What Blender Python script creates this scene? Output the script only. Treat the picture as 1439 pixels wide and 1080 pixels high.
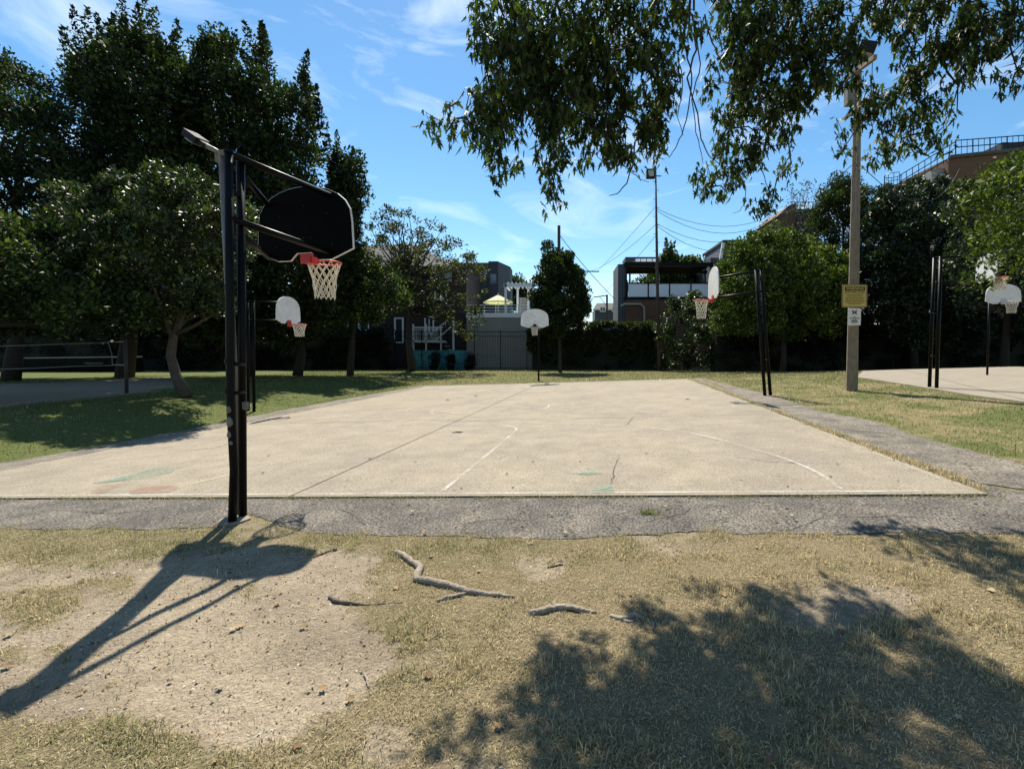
import bpy, math, random
import numpy as np
from mathutils import Vector, Matrix

# ------------------------------------------------------------------ camera, sky, sun
for o in list(bpy.data.objects): bpy.data.objects.remove(o)
scn = bpy.context.scene
COL = scn.collection
W0, H0 = 1439.0, 1080.0
FPX, CX, CY = 680.0, 788.0, 517.0
PITCH = math.atan(22.0 / FPX)
CAMZ = 1.72
cd = bpy.data.cameras.new('camera'); cam = bpy.data.objects.new('camera', cd); COL.objects.link(cam)
cd.sensor_fit = 'HORIZONTAL'; cd.sensor_width = 36.0; cd.lens = FPX / W0 * 36.0
cd.shift_x = -(CX - W0 / 2) / W0; cd.shift_y = (CY - H0 / 2) / W0
cd.clip_start = 0.05; cd.clip_end = 2000
cam.location = (0, 0, CAMZ); cam.rotation_euler = (math.radians(90) - PITCH, 0, 0)
scn.camera = cam
SUN_AZ, SUN_EL = math.radians(-14.5), math.radians(54)      # azimuth measured from +Y towards +X
wd = bpy.data.worlds.new('World'); scn.world = wd; wd.use_nodes = True
nt = wd.node_tree; nt.nodes.clear()
out = nt.nodes.new('ShaderNodeOutputWorld'); bg = nt.nodes.new('ShaderNodeBackground')
sky = nt.nodes.new('ShaderNodeTexSky'); sky.sky_type = 'NISHITA'; sky.sun_disc = False
sky.sun_elevation = SUN_EL; sky.sun_rotation = SUN_AZ
sky.air_density = 1.0; sky.dust_density = 0.1; sky.ozone_density = 1.6; sky.altitude = 0
tc = nt.nodes.new('ShaderNodeTexCoord'); mp = nt.nodes.new('ShaderNodeMapping')
mp.inputs['Scale'].default_value = (1.3, 1.3, 4.2); mp.inputs['Rotation'].default_value = (0.15, 0.35, 0.4)
n1 = nt.nodes.new('ShaderNodeTexNoise'); n1.inputs['Scale'].default_value = 2.6; n1.inputs['Detail'].default_value = 9
n1.inputs['Roughness'].default_value = 0.58; n1.inputs['Distortion'].default_value = 0.9
cr = nt.nodes.new('ShaderNodeValToRGB'); cr.color_ramp.elements[0].position = 0.50; cr.color_ramp.elements[1].position = 0.80
cr.color_ramp.elements[0].color = (0, 0, 0, 1); cr.color_ramp.elements[1].color = (0.55, 0.55, 0.55, 1)
mx = nt.nodes.new('ShaderNodeMixRGB'); mx.inputs[2].default_value = (9.0, 9.6, 10.2, 1)
nt.links.new(tc.outputs['Generated'], mp.inputs[0]); nt.links.new(mp.outputs[0], n1.inputs['Vector'])
nt.links.new(n1.outputs[0], cr.inputs[0]); nt.links.new(cr.outputs[0], mx.inputs[0])
hs_ = nt.nodes.new('ShaderNodeHueSaturation'); hs_.inputs['Saturation'].default_value = 1.22; hs_.inputs['Hue'].default_value = 0.492
nt.links.new(sky.outputs[0], hs_.inputs['Color']); nt.links.new(hs_.outputs[0], mx.inputs[1]); nt.links.new(mx.outputs[0], bg.inputs[0])
bg.inputs[1].default_value = 0.086
nt.links.new(bg.outputs[0], out.inputs[0])
sl = bpy.data.lights.new('sun', 'SUN'); so = bpy.data.objects.new('sun', sl); COL.objects.link(so)
sl.energy = 5.0; sl.angle = math.radians(0.53); sl.color = (1.0, 0.93, 0.82)
sdir = Vector((math.sin(SUN_AZ) * math.cos(SUN_EL), math.cos(SUN_AZ) * math.cos(SUN_EL), math.sin(SUN_EL)))
so.rotation_euler = sdir.to_track_quat('Z', 'Y').to_euler(); so.location = (-6, 20, 40)
scn.view_settings.view_transform = 'Standard'; scn.view_settings.look = 'None'
scn.view_settings.gamma = 1; scn.view_settings.use_curve_mapping = False
scn.view_settings.exposure = 0.92
scn.render.engine = 'CYCLES'
scn.cycles.max_bounces = 5; scn.cycles.diffuse_bounces = 2; scn.cycles.glossy_bounces = 2
scn.cycles.transmission_bounces = 3; scn.cycles.transparent_max_bounces = 6

# ------------------------------------------------------------------ positions
CP, SP = math.cos(PITCH), math.sin(PITCH)
def ray(px, py):
    u = (CY - py) / FPX; x = (px - CX) / FPX
    return Vector((x, CP + u * SP, u * CP - SP))
def at(px, py, Y):                                   # the point of a pixel's ray at depth Y
    d = ray(px, py); return Vector((d.x, d.y, d.z)) * (Y / d.y) + Vector((0, 0, CAMZ))
def smooth(a, b, x):
    t = np.clip((x - a) / (b - a), 0, 1); return t * t * (3 - 2 * t)
def T(X, Y):                                         # height of the land: a gentle cross slope that levels out
    X = np.asarray(X, float); Y = np.asarray(Y, float)
    a = 0.04 * (1 - smooth(23, 44, Y))
    xx = np.minimum(np.where(X < -10.5, np.minimum(-10.5 + (-10.5 - X) * 5.0, 3.5), X), 24)   # bank left of the court
    return a * xx
def Tz(x, y): return float(T(x, y))
def gnd(px, py, dz=0.0):                             # where a pixel's ray meets the land
    d = ray(px, py); t = 1.0; step = 0.05
    while t < 400:
        z = CAMZ + d.z * t
        if z <= Tz(d.x * t, d.y * t) + dz:
            a, b = t - step, t
            for _ in range(25):
                m = (a + b) / 2
                if CAMZ + d.z * m <= Tz(d.x * m, d.y * m) + dz: b = m
                else: a = m
            return Vector((d.x * b, d.y * b, CAMZ + d.z * b))
        step = max(0.05, t * 0.01); t += step
    return d * 400
def proj(X, Y, Z):                                   # world to pixel (arrays)
    Zr = Z - CAMZ; f = Y * CP - Zr * SP; u = Y * SP + Zr * CP
    return CX + FPX * X / f, CY - FPX * u / f
def vnoise(x, y, seed=0):
    xi = np.floor(x).astype(np.int64); yi = np.floor(y).astype(np.int64); fx = x - xi; fy = y - yi
    def h(a, b):
        n = (a * 374761393 + b * 668265263 + seed * 974634777) & 0x7fffffff
        n = ((n ^ (n >> 13)) * 1274126177) & 0x7fffffff
        return ((n ^ (n >> 16)) & 0xffff) / 65535.0
    fx = fx * fx * (3 - 2 * fx); fy = fy * fy * (3 - 2 * fy)
    return (h(xi, yi) * (1 - fx) + h(xi + 1, yi) * fx) * (1 - fy) + (h(xi, yi + 1) * (1 - fx) + h(xi + 1, yi + 1) * fx) * fy
def fbm(x, y, seed=0, o=4):
    s = 0; a = 0.5; n = 0
    for k in range(o):
        s = s + a * vnoise(x * 2 ** k, y * 2 ** k, seed + k); n += a; a *= 0.5
    return s / n
def inpoly(px, py, poly):
    px = np.asarray(px, float); py = np.asarray(py, float); r = np.zeros(px.shape, bool); n = len(poly)
    for i in range(n):
        x0, y0 = poly[i]; x1, y1 = poly[(i + 1) % n]
        if y0 == y1: continue
        c = ((y0 > py) != (y1 > py)) & (px < (x1 - x0) * (py - y0) / (y1 - y0) + x0); r ^= c
    return r
def polydist(px, py, poly):
    d = np.full(np.shape(px), 1e9); n = len(poly)
    for i in range(n):
        x0, y0 = poly[i]; x1, y1 = poly[(i + 1) % n]; L = (x1 - x0) ** 2 + (y1 - y0) ** 2 + 1e-9
        t = np.clip(((px - x0) * (x1 - x0) + (py - y0) * (y1 - y0)) / L, 0, 1)
        d = np.minimum(d, np.hypot(px - x0 - t * (x1 - x0), py - y0 - t * (y1 - y0)))
    return d

# ------------------------------------------------------------------ materials
MATS = {}
def mat(name, col=(0.5, 0.5, 0.5), rough=0.7, metal=0.0, var=0.25, scale=8.0, bump=0.0, bscale=60.0, attr=None,
        trans=0.0, spec=0.5, var2=0.0, scale2=1.2, col2=None, worn=0.0, speck=None, tint_=(1.35, 1.55, 0.5)):
    if name in MATS: return MATS[name]
    m = bpy.data.materials.new(name); m.use_nodes = True; MATS[name] = m
    t = m.node_tree; N = t.nodes; L = t.links; b = N['Principled BSDF']; o = N['Material Output']
    b.inputs['Roughness'].default_value = rough; b.inputs['Metallic'].default_value = metal
    b.inputs['Specular IOR Level'].default_value = spec
    geo = N.new('ShaderNodeNewGeometry')
    if attr:
        c = N.new('ShaderNodeAttribute'); c.attribute_name = attr; csock = c.outputs['Color']
    else:
        c = N.new('ShaderNodeRGB'); c.outputs[0].default_value = (*col, 1); csock = c.outputs[0]
    if col2:
        nz = N.new('ShaderNodeTexNoise'); nz.inputs['Scale'].default_value = scale2; nz.inputs['Detail'].default_value = 7
        L.new(geo.outputs['Position'], nz.inputs['Vector'])
        rp = N.new('ShaderNodeValToRGB'); rp.color_ramp.elements[0].position = 0.42; rp.color_ramp.elements[1].position = 0.66
        L.new(nz.outputs[0], rp.inputs[0]); mm = N.new('ShaderNodeMixRGB'); mm.inputs[2].default_value = (*col2, 1)
        mf = N.new('ShaderNodeMath'); mf.operation = 'MULTIPLY'; mf.inputs[1].default_value = var2 or 0.7
        L.new(rp.outputs[0], mf.inputs[0]); L.new(mf.outputs[0], mm.inputs[0]); L.new(csock, mm.inputs[1]); csock = mm.outputs[0]
    if var > 0:
        nz = N.new('ShaderNodeTexNoise'); nz.inputs['Scale'].default_value = scale; nz.inputs['Detail'].default_value = 6
        nz.inputs['Roughness'].default_value = 0.65
        L.new(geo.outputs['Position'], nz.inputs['Vector'])
        mr = N.new('ShaderNodeMapRange'); mr.inputs[1].default_value = 0.25; mr.inputs[2].default_value = 0.75
        mr.inputs[3].default_value = 1 - var; mr.inputs[4].default_value = 1 + var
        L.new(nz.outputs[0], mr.inputs[0]); mm = N.new('ShaderNodeVectorMath'); mm.operation = 'SCALE'
        L.new(csock, mm.inputs[0]); L.new(mr.outputs[0], mm.inputs['Scale']); csock = mm.outputs[0]
    if speck:                                         # fine aggregate: (scale, strength)
        nz = N.new('ShaderNodeTexNoise'); nz.inputs['Scale'].default_value = speck[0]; nz.inputs['Detail'].default_value = 3
        L.new(geo.outputs['Position'], nz.inputs['Vector'])
        mr = N.new('ShaderNodeMapRange'); mr.inputs[1].default_value = 0.3; mr.inputs[2].default_value = 0.7
        mr.inputs[3].default_value = 1 - speck[1]; mr.inputs[4].default_value = 1 + speck[1]
        L.new(nz.outputs[0], mr.inputs[0]); mm = N.new('ShaderNodeVectorMath'); mm.operation = 'SCALE'
        L.new(csock, mm.inputs[0]); L.new(mr.outputs[0], mm.inputs['Scale']); csock = mm.outputs[0]
    L.new(csock, b.inputs['Base Color'])
    if bump > 0:
        nz = N.new('ShaderNodeTexNoise'); nz.inputs['Scale'].default_value = bscale; nz.inputs['Detail'].default_value = 5
        L.new(geo.outputs['Position'], nz.inputs['Vector'])
        bp = N.new('ShaderNodeBump'); bp.inputs['Strength'].default_value = bump; bp.inputs['Distance'].default_value = 0.02
        L.new(nz.outputs[0], bp.inputs['Height']); L.new(bp.outputs[0], b.inputs['Normal'])
    sh = b.outputs[0]
    if trans > 0:
        tr = N.new('ShaderNodeBsdfTranslucent'); ms = N.new('ShaderNodeMixShader'); ms.inputs[0].default_value = trans
        tint = N.new('ShaderNodeMixRGB'); tint.blend_type = 'MULTIPLY'; tint.inputs[0].default_value = 1
        tint.inputs[2].default_value = (*tint_, 1); L.new(csock, tint.inputs[1]); L.new(tint.outputs[0], tr.inputs[0])
        L.new(sh, ms.inputs[1]); L.new(tr.outputs[0], ms.inputs[2]); sh = ms.outputs[0]
    if worn > 0:                                      # worn paint: flakes off in patches
        nz = N.new('ShaderNodeTexNoise'); nz.inputs['Scale'].default_value = 22; nz.inputs['Detail'].default_value = 8
        L.new(geo.outputs['Position'], nz.inputs['Vector'])
        n2 = N.new('ShaderNodeTexNoise'); n2.inputs['Scale'].default_value = 1.3; L.new(geo.outputs['Position'], n2.inputs['Vector'])
        ad = N.new('ShaderNodeMath'); ad.operation = 'ADD'; L.new(nz.outputs[0], ad.inputs[0]); L.new(n2.outputs[0], ad.inputs[1])
        mr = N.new('ShaderNodeMapRange'); mr.inputs[1].default_value = 0.8; mr.inputs[2].default_value = 1.2
        mr.inputs[3].default_value = max(0.0, worn - 0.35); mr.inputs[4].default_value = min(1.0, worn + 0.4); L.new(ad.outputs[0], mr.inputs[0])
        tp = N.new('ShaderNodeBsdfTransparent'); ms = N.new('ShaderNodeMixShader')
        L.new(mr.outputs[0], ms.inputs[0]); L.new(sh, ms.inputs[1]); L.new(tp.outputs[0], ms.inputs[2]); sh = ms.outputs[0]
    L.new(sh, o.inputs[0]); return m

mat('lawn', attr='Col', rough=0.95, var=0.26, scale=14, bump=1.0, bscale=45, spec=0.1, speck=(110, 0.36))
mat('blade', attr='Col', rough=0.75, var=0.0, trans=0.42, spec=0.2, tint_=(1.15, 1.15, 0.95))
mat('leaf_tree', attr='Col', rough=0.62, var=0.0, trans=0.28, spec=0.28)
mat('leaf_gloss', attr='Col', rough=0.48, var=0.0, trans=0.22, spec=0.5)
mat('bark', (0.026, 0.021, 0.016), 0.9, var=0.5, scale=9, bump=0.9, bscale=22)
mat('bark_pale', (0.06, 0.048, 0.036), 0.9, var=0.45, scale=8, bump=0.9, bscale=20)
mat('twig', (0.035, 0.028, 0.02), 0.85, var=0.3)
mat('concrete', (0.258, 0.220, 0.160), 0.9, var=0.19, scale=2.0, bump=0.5, bscale=110, col2=(0.19, 0.165, 0.13), scale2=0.45, var2=0.55, speck=(40, 0.32), spec=0.25)
mat('concrete_pale', (0.235, 0.204, 0.155), 0.9, var=0.15, scale=1.4, bump=0.3, bscale=90, speck=(60, 0.12), spec=0.25)
mat('asphalt', (0.105, 0.095, 0.08), 0.92, var=0.3, scale=3, bump=0.9, bscale=95, col2=(0.17, 0.148, 0.118), scale2=1.6, var2=0.85, speck=(48, 0.95), spec=0.25)
mat('asphalt_old', (0.175, 0.152, 0.118), 0.92, var=0.4, scale=3.5, bump=0.8, bscale=80, col2=(0.095, 0.085, 0.07), scale2=1.4, var2=0.75, speck=(38, 0.75), spec=0.25)
mat('joint', (0.05, 0.043, 0.035), 0.95, var=0.4, scale=6)
mat('line_paint', (0.44, 0.41, 0.35), 0.8, var=0.1, worn=0.48)
mat('line_faint', (0.42, 0.385, 0.31), 0.8, var=0.1, worn=0.60)
mat('paint_teal', (0.15, 0.235, 0.175), 0.85, var=0.2, worn=0.60)
mat('paint_red', (0.29, 0.165, 0.115), 0.85, var=0.2, worn=0.70)
mat('black_metal', (0.003, 0.003, 0.003), 0.42, metal=0.0, var=0.3, scale=20, bump=0.06, bscale=80, spec=0.11)
mat('black_flat', (0.0025, 0.0025, 0.0028), 0.85, var=0.3, scale=12, spec=0.06)
mat('galv', (0.16, 0.15, 0.125), 0.6, metal=0.2, var=0.35, scale=10, col2=(0.10, 0.085, 0.065), scale2=2.5)
mat('board_white', (0.72, 0.70, 0.66), 0.5, var=0.12, scale=5, col2=(0.52, 0.50, 0.46), scale2=2.2, var2=0.5)
mat('board_grey', (0.55, 0.55, 0.55), 0.5, var=0.12, scale=5)
mat('rim_red', (0.52, 0.028, 0.02), 0.45, var=0.25, scale=25)
mat('rim_orange', (0.50, 0.05, 0.03), 0.5, var=0.2)
mat('cord', (0.66, 0.60, 0.52), 0.85, var=0.15, trans=0.15)
mat('pole_concrete', (0.19, 0.148, 0.10), 0.85, var=0.3, scale=5, bump=0.5, bscale=70, speck=(45, 0.3))
mat('rust_pole', (0.045, 0.032, 0.026), 0.7, var=0.35, scale=6)
mat('lamp_grey', (0.016, 0.017, 0.019), 0.75, var=0.2, spec=0.12)
mat('lamp_glass', (0.30, 0.31, 0.30), 0.2, var=0.1)
mat('wire', (0.012, 0.012, 0.014), 0.6, var=0.0)
mat('sign_yellow', (0.52, 0.39, 0.10), 0.55, var=0.12, scale=18)
mat('sign_edge', (0.22, 0.17, 0.06), 0.6, var=0.2, scale=20)
mat('sign_white', (0.62, 0.61, 0.58), 0.5, var=0.1, scale=18)
mat('sign_black', (0.018, 0.013, 0.011), 0.6, var=0.0)
mat('sign_red', (0.20, 0.02, 0.02), 0.6, var=0.0)
mat('sign_olive', (0.17, 0.105, 0.016), 0.6, var=0.0)
mat('root_wood', (0.27, 0.225, 0.17), 0.85, var=0.4, scale=14, bump=0.8, bscale=45, col2=(0.14, 0.105, 0.075), scale2=7)
mat('stick_wood', (0.12, 0.09, 0.065), 0.9, var=0.4, scale=16, bump=0.6, bscale=50)
mat('litter', attr='Col', rough=0.9, var=0.0, spec=0.2)
mat('brick_brown', (0.115, 0.062, 0.036), 0.9, var=0.25, scale=3, bump=0.4, bscale=18)
mat('brick_dark', (0.032, 0.021, 0.017), 0.9, var=0.3, scale=3)
mat('siding_grey', (0.24, 0.24, 0.22), 0.8, var=0.12, scale=1.0)
mat('wall_dark', (0.022, 0.027, 0.034), 0.75, var=0.2, scale=0.8)
mat('wall_slate', (0.055, 0.065, 0.08), 0.75, var=0.2, scale=0.8)
mat('roof_grey', (0.075, 0.078, 0.072), 0.9, var=0.3, scale=2)
mat('trim_white', (0.70, 0.72, 0.74), 0.6, var=0.06)
mat('panel_white', (0.74, 0.76, 0.80), 0.5, var=0.06)
mat('glass_dark', (0.03, 0.04, 0.05), 0.08, var=0.0, spec=0.9)
mat('teal_wall', (0.06, 0.30, 0.34), 0.7, var=0.45, scale=0.9, col2=(0.03, 0.12, 0.20), scale2=1.4)
mat('umbrella_cloth', (0.50, 0.49, 0.33), 0.8, var=0.08, trans=0.2)
mat('tape_grey', (0.13, 0.13, 0.125), 0.8, var=0.2)
mat('dead_leaf', attr='Col', rough=0.8, var=0.0, spec=0.2)
mat('fence_board', (0.034, 0.026, 0.021), 0.9, var=0.35, scale=6)
mat('steel_pipe', (0.30, 0.29, 0.27), 0.5, var=0.2)
mat('rag', (0.010, 0.009, 0.009), 0.9, var=0.2)
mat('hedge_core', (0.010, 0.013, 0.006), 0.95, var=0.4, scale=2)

# ------------------------------------------------------------------ builders
WL = {}                                              # world origin of each object
def empty(name, loc, label, cat, group=None):
    o = bpy.data.objects.new(name, None); COL.objects.link(o); o.location = loc; o.empty_display_size = 0.2
    WL[o.name] = Vector(loc); return tag(o, label, cat, group)
def tag(o, label=None, cat=None, group=None, kind=None):
    if label: o['label'] = label
    if cat: o['category'] = cat
    if group: o['group'] = group
    if kind: o['kind'] = kind
    return o
def link(name, me, material, parent=None, origin=None):
    org = WL[parent.name] if parent else Vector(origin or (0, 0, 0))
    if org.length > 0: me.transform(Matrix.Translation(-org))
    o = bpy.data.objects.new(name, me); COL.objects.link(o)
    if material: me.materials.append(MATS[material])
    if parent: o.parent = parent
    else: o.location = org
    WL[o.name] = org.copy(); return o
class MB:
    def __init__(s): s.v = []; s.f = []
    def add(s, vs, fs):
        k = len(s.v); s.v += [tuple(v) for v in vs]; s.f += [tuple(i + k for i in f) for f in fs]; return s
    def box(s, c, d, rz=0.0, ax=None):
        c = Vector(c); dx, dy, dz = d[0] / 2, d[1] / 2, d[2] / 2
        if ax is None:
            X = Vector((math.cos(rz), math.sin(rz), 0)); Y = Vector((-math.sin(rz), math.cos(rz), 0)); Z = Vector((0, 0, 1))
        else: X, Y, Z = ax
        vs = [c + X * (a * dx) + Y * (b * dy) + Z * (e * dz) for e in (-1, 1) for b in (-1, 1) for a in (-1, 1)]
        return s.add(vs, [(0, 2, 3, 1), (4, 5, 7, 6), (0, 1, 5, 4), (2, 6, 7, 3), (0, 4, 6, 2), (1, 3, 7, 5)])
    def tube(s, path, r, n=8, cap=True):
        P = [Vector(p) for p in path]; R = r if isinstance(r, (list, tuple)) else [r] * len(P)
        k0 = len(s.v); up = None
        for i, p in enumerate(P):
            d = (P[min(i + 1, len(P) - 1)] - P[max(i - 1, 0)]).normalized()
            if up is None:
                up = Vector((0, 0, 1)) if abs(d.z) < 0.9 else Vector((1, 0, 0))
            a = d.cross(up)
            if a.length < 1e-6: a = d.cross(Vector((0, 1, 0)))
            a.normalize(); b = a.cross(d).normalized(); up = b
            for j in range(n):
                t = 2 * math.pi * j / n
                s.v.append(tuple(p + a * (math.cos(t) * R[i]) + b * (math.sin(t) * R[i])))
        for i in range(len(P) - 1):
            for j in range(n):
                j2 = (j + 1) % n; q = k0 + i * n
                s.f.append((q + j, q + j2, q + n + j2, q + n + j))
        if cap:
            s.f.append(tuple(k0 + j for j in range(n))[::-1])
            q = k0 + (len(P) - 1) * n; s.f.append(tuple(q + j for j in range(n)))
        return s
    def prism(s, pts, vec):                           # planar outline (list of Vectors) swept along vec
        n = len(pts); vec = Vector(vec)
        vs = list(pts) + [Vector(p) + vec for p in pts]
        return s.add(vs, [tuple(range(n))[::-1], tuple(range(n, 2 * n))] + [(i, (i + 1) % n, n + (i + 1) % n, n + i) for i in range(n)])
    def build(s, name, material, parent=None, origin=None, smooth_=False):
        me = bpy.data.meshes.new(name); me.from_pydata(s.v, [], s.f); me.update()
        if smooth_:
            me.polygons.foreach_set('use_smooth', [True] * len(me.polygons))
        return link(name, me, material, parent, origin)
def mesh_np(name, V, F, C=None, smooth_=False):       # V (n,3), F (m,k) of one k
    me = bpy.data.meshes.new(name); V = np.ascontiguousarray(V, np.float32); F = np.ascontiguousarray(F, np.int32); m, k = F.shape
    me.vertices.add(len(V)); me.vertices.foreach_set('co', V.ravel())
    me.loops.add(m * k); me.loops.foreach_set('vertex_index', F.ravel())
    me.polygons.add(m); me.polygons.foreach_set('loop_start', np.arange(0, m * k, k, dtype=np.int32))
    me.update(calc_edges=True)
    if C is not None:
        a = me.attributes.new('Col', 'FLOAT_COLOR', 'POINT')
        a.data.foreach_set('color', np.c_[C, np.ones(len(C))].astype(np.float32).ravel())
    if smooth_: me.polygons.foreach_set('use_smooth', np.ones(m, bool))
    return me
def pbox(m, x0, y0, x1, y1, Y, dy):                   # a box whose front face fills a pixel rectangle at depth Y
    a = at(x0, y1, Y); b = at(x1, y0, Y)
    return m.box(((a.x + b.x) / 2, Y + dy / 2, (a.z + b.z) / 2), (abs(b.x - a.x), dy, abs(b.z - a.z)))

# ------------------------------------------------------------------ the land: lawn, dirt, sand
RNG = np.random.default_rng(7)
DIRT_POLY = [(-60, 792), (60, 786), (140, 790), (230, 778), (300, 770), (420, 766), (530, 785), (548, 812), (515, 850), (540, 885), (575, 905),
             (560, 945), (520, 975), (455, 1010), (430, 1045), (380, 1062), (280, 1050), (235, 1030), (150, 1015), (60, 1010), (-60, 1000)]
ISLANDS = [(45, 852, 62, 34), (142, 827, 46, 13), (15, 930, 26, 14), (85, 918, 24, 10), (150, 955, 14, 6), (330, 840, 12, 4)]
SPOTS = [(765, 803, 28, 26, 0.9), (965, 768, 62, 16, 0.8), (1195, 850, 105, 36, 0.95), (520, 1050, 46, 40, 0.8), (650, 1078, 80, 16, 0.8),
         (610, 925, 40, 16, 0.45), (905, 748, 30, 8, 0.6), (365, 750, 60, 12, 0.55), (310, 742, 30, 7, 0.5)]
SAND_POLY = [(-900, 566), (-200, 558), (-40, 542), (90, 536), (240, 530), (268, 537), (250, 546), (170, 557), (60, 566), (-20, 573), (-900, 640)]
def ground_masks(X, Y):
    """bare earth 0..1, greenness 0..1, sand 0..1 at points of the land"""
    Z = T(X, Y); px, py = proj(X, np.maximum(Y, 0.6), Z)
    near = Y < 6.6
    jx = (fbm(X * 3.1, Y * 3.1, 3) - 0.5) * 70 + (fbm(X * 13, Y * 13, 5, 3) - 0.5) * 40
    jy = (fbm(X * 3.1, Y * 3.1, 9) - 0.5) * 44 + (fbm(X * 13, Y * 13, 15, 3) - 0.5) * 24
    qx, qy = px + jx, py + jy
    s = np.where(inpoly(qx, qy, DIRT_POLY), 1, -1) * polydist(qx, qy, DIRT_POLY)
    dirt = smooth(-14, 16, s)
    for cx, cy, rx, ry in ISLANDS:
        e = np.hypot((qx - cx) / rx, (qy - cy) / ry); dirt = dirt * smooth(0.6, 1.15, e)
    for cx, cy, rx, ry, w in SPOTS:
        e = np.hypot((qx - cx) / rx, (qy - cy) / ry); dirt = np.maximum(dirt, w * (1 - smooth(0.55, 1.2, e)))
    dirt = np.where(near, dirt, 0)
    patch = fbm(X * 1.1, Y * 1.1, 21); fine = fbm(X * 5, Y * 5, 31)
    green = smooth(0.36, 0.70, 0.55 * patch + 0.45 * fine)
    leftish = 1 - smooth(380, 700, px)
    green = np.where(near, np.clip(green * 0.36 + 0.26 * leftish + 0.18 * (np.abs(py - 775) < 25) * (px < 900), 0, 1), green)
    # lawn left of the court is watered and green, the one to the right half dry
    leftlawn = smooth(-7.5, -9.5, X) * (1 - near); green = np.where(leftlawn > 0.5, 0.72 + 0.25 * patch, green)
    rightlawn = (~near) & (X > 3); green = np.where(rightlawn, smooth(0.30, 0.62, 0.5 * patch + 0.5 * fine) * 0.75 + 0.1, green)
    far = (Y > 26) & (X > -9); green = np.where(far, 0.35 + 0.5 * patch, green)
    spx, spy = px + (fbm(X * .4, Y * .4, 41) - .5) * 24, py + (fbm(X * .5, Y * .5, 44) - .5) * 5
    sand = inpoly(spx, spy, SAND_POLY) * (Y > 12) * 1.0
    return dirt, green, sand
def relief(X, Y):                                    # small humps of the lawn, flat under the path
    px, py = proj(X, np.maximum(Y, 0.6), T(X, Y)); w = np.clip((py - 762) / 60, 0, 1) * (Y < 6.4)
    return w * ((fbm(X * 2.2, Y * 2.2, 51) - 0.5) * 0.035 + (fbm(X * 11, Y * 11, 55, 3) - 0.5) * 0.016)
STRAW = np.array([0.29, 0.225, 0.12]); GREEN = np.array([0.062, 0.086, 0.020]); EARTH = np.array([0.222, 0.182, 0.128]); THATCH = np.array([0.15, 0.118, 0.07])
xs = np.unique(np.r_[np.arange(-7, 7.01, 0.055), -7 - np.cumsum(np.geomspace(0.1, 40, 60)), 7 + np.cumsum(np.geomspace(0.1, 40, 60))])
ys = np.unique(np.r_[-30, -20, -12, -7, -4, -2, -1, 0, 0.5, 1.0, np.arange(1.3, 6.6, 0.055), 6.6 + np.cumsum(np.geomspace(0.08, 1.6, 70)), 62 + np.cumsum(np.geomspace(2, 120, 24))])
GX, GY = np.meshgrid(xs, ys); gx, gy = GX.ravel(), GY.ravel()
d_, g_, s_ = ground_masks(gx, gy)
gz = T(gx, gy) + relief(gx, gy) - 0.006 * d_
base = THATCH * (1 - g_[:, None]) * 1.15 + (0.5 * THATCH + 0.5 * GREEN) * g_[:, None]
far = (gy > 6.6)[:, None]; base = np.where(far, STRAW * 0.72 * (1 - g_[:, None]) + GREEN * 1.05 * g_[:, None], base)
base = base * (1 - d_[:, None]) + EARTH * (0.62 + 0.76 * fbm(gx * 2.4, gy * 2.4, 61, 5))[:, None] * d_[:, None]
base = base * (1 - s_[:, None]) + np.array([0.25, 0.205, 0.145]) * s_[:, None]
nx, ny = len(xs), len(ys); I = np.arange(nx * ny).reshape(ny, nx)
F = np.c_[I[:-1, :-1].ravel(), I[:-1, 1:].ravel(), I[1:, 1:].ravel(), I[1:, :-1].ravel()]
tag(link('ground', mesh_np('ground', np.c_[gx, gy, gz], F, base, True), 'lawn'), kind='structure')

def sheet(name, poly, dz, material, parent=None, kind='structure', edge=0.0, seed=0, thick=0.0, sub=0.4):
    """an outline on the land (ground points), cut into a grid fan that follows the land; edge = raggedness in metres"""
    P = []
    for i in range(len(poly)):
        a, b = Vector(poly[i][:2]), Vector(poly[(i + 1) % len(poly)][:2]); n = max(1, int((b - a).length / sub))
        nrm = Vector((-(b - a).y, (b - a).x)).normalized()
        for k in range(n):
            p = a.lerp(b, k / n)
            if edge: p = p + nrm * (((float(fbm(np.array(p.x * 2.3), np.array(p.y * 2.3), seed)) - 0.5) * 2 + (float(fbm(np.array(p.x * 13), np.array(p.y * 13), seed + 7, 3)) - 0.5) * 1.3) * edge)
            P.append(p)
    import bmesh
    bm = bmesh.new(); vs = [bm.verts.new((p.x, p.y, Tz(p.x, p.y) + dz)) for p in P]
    f = bm.faces.new(vs); f.normal_update()
    if f.normal.z < 0: f.normal_flip()
    bmesh.ops.triangulate(bm, faces=bm.faces[:])
    bm.faces.ensure_lookup_table()
    if thick:
        r = bmesh.ops.extrude_edge_only(bm, edges=[e for e in bm.edges if e.is_boundary])
        for v in r['geom']:
            if isinstance(v, bmesh.types.BMVert): v.co.z -= thick
    me = bpy.data.meshes.new(name); bm.to_mesh(me); bm.free()
    o = link(name, me, material, parent)
    if kind: tag(o, kind=kind)
    return o
def g2(px, py): return gnd(px, py)[:2]

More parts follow.
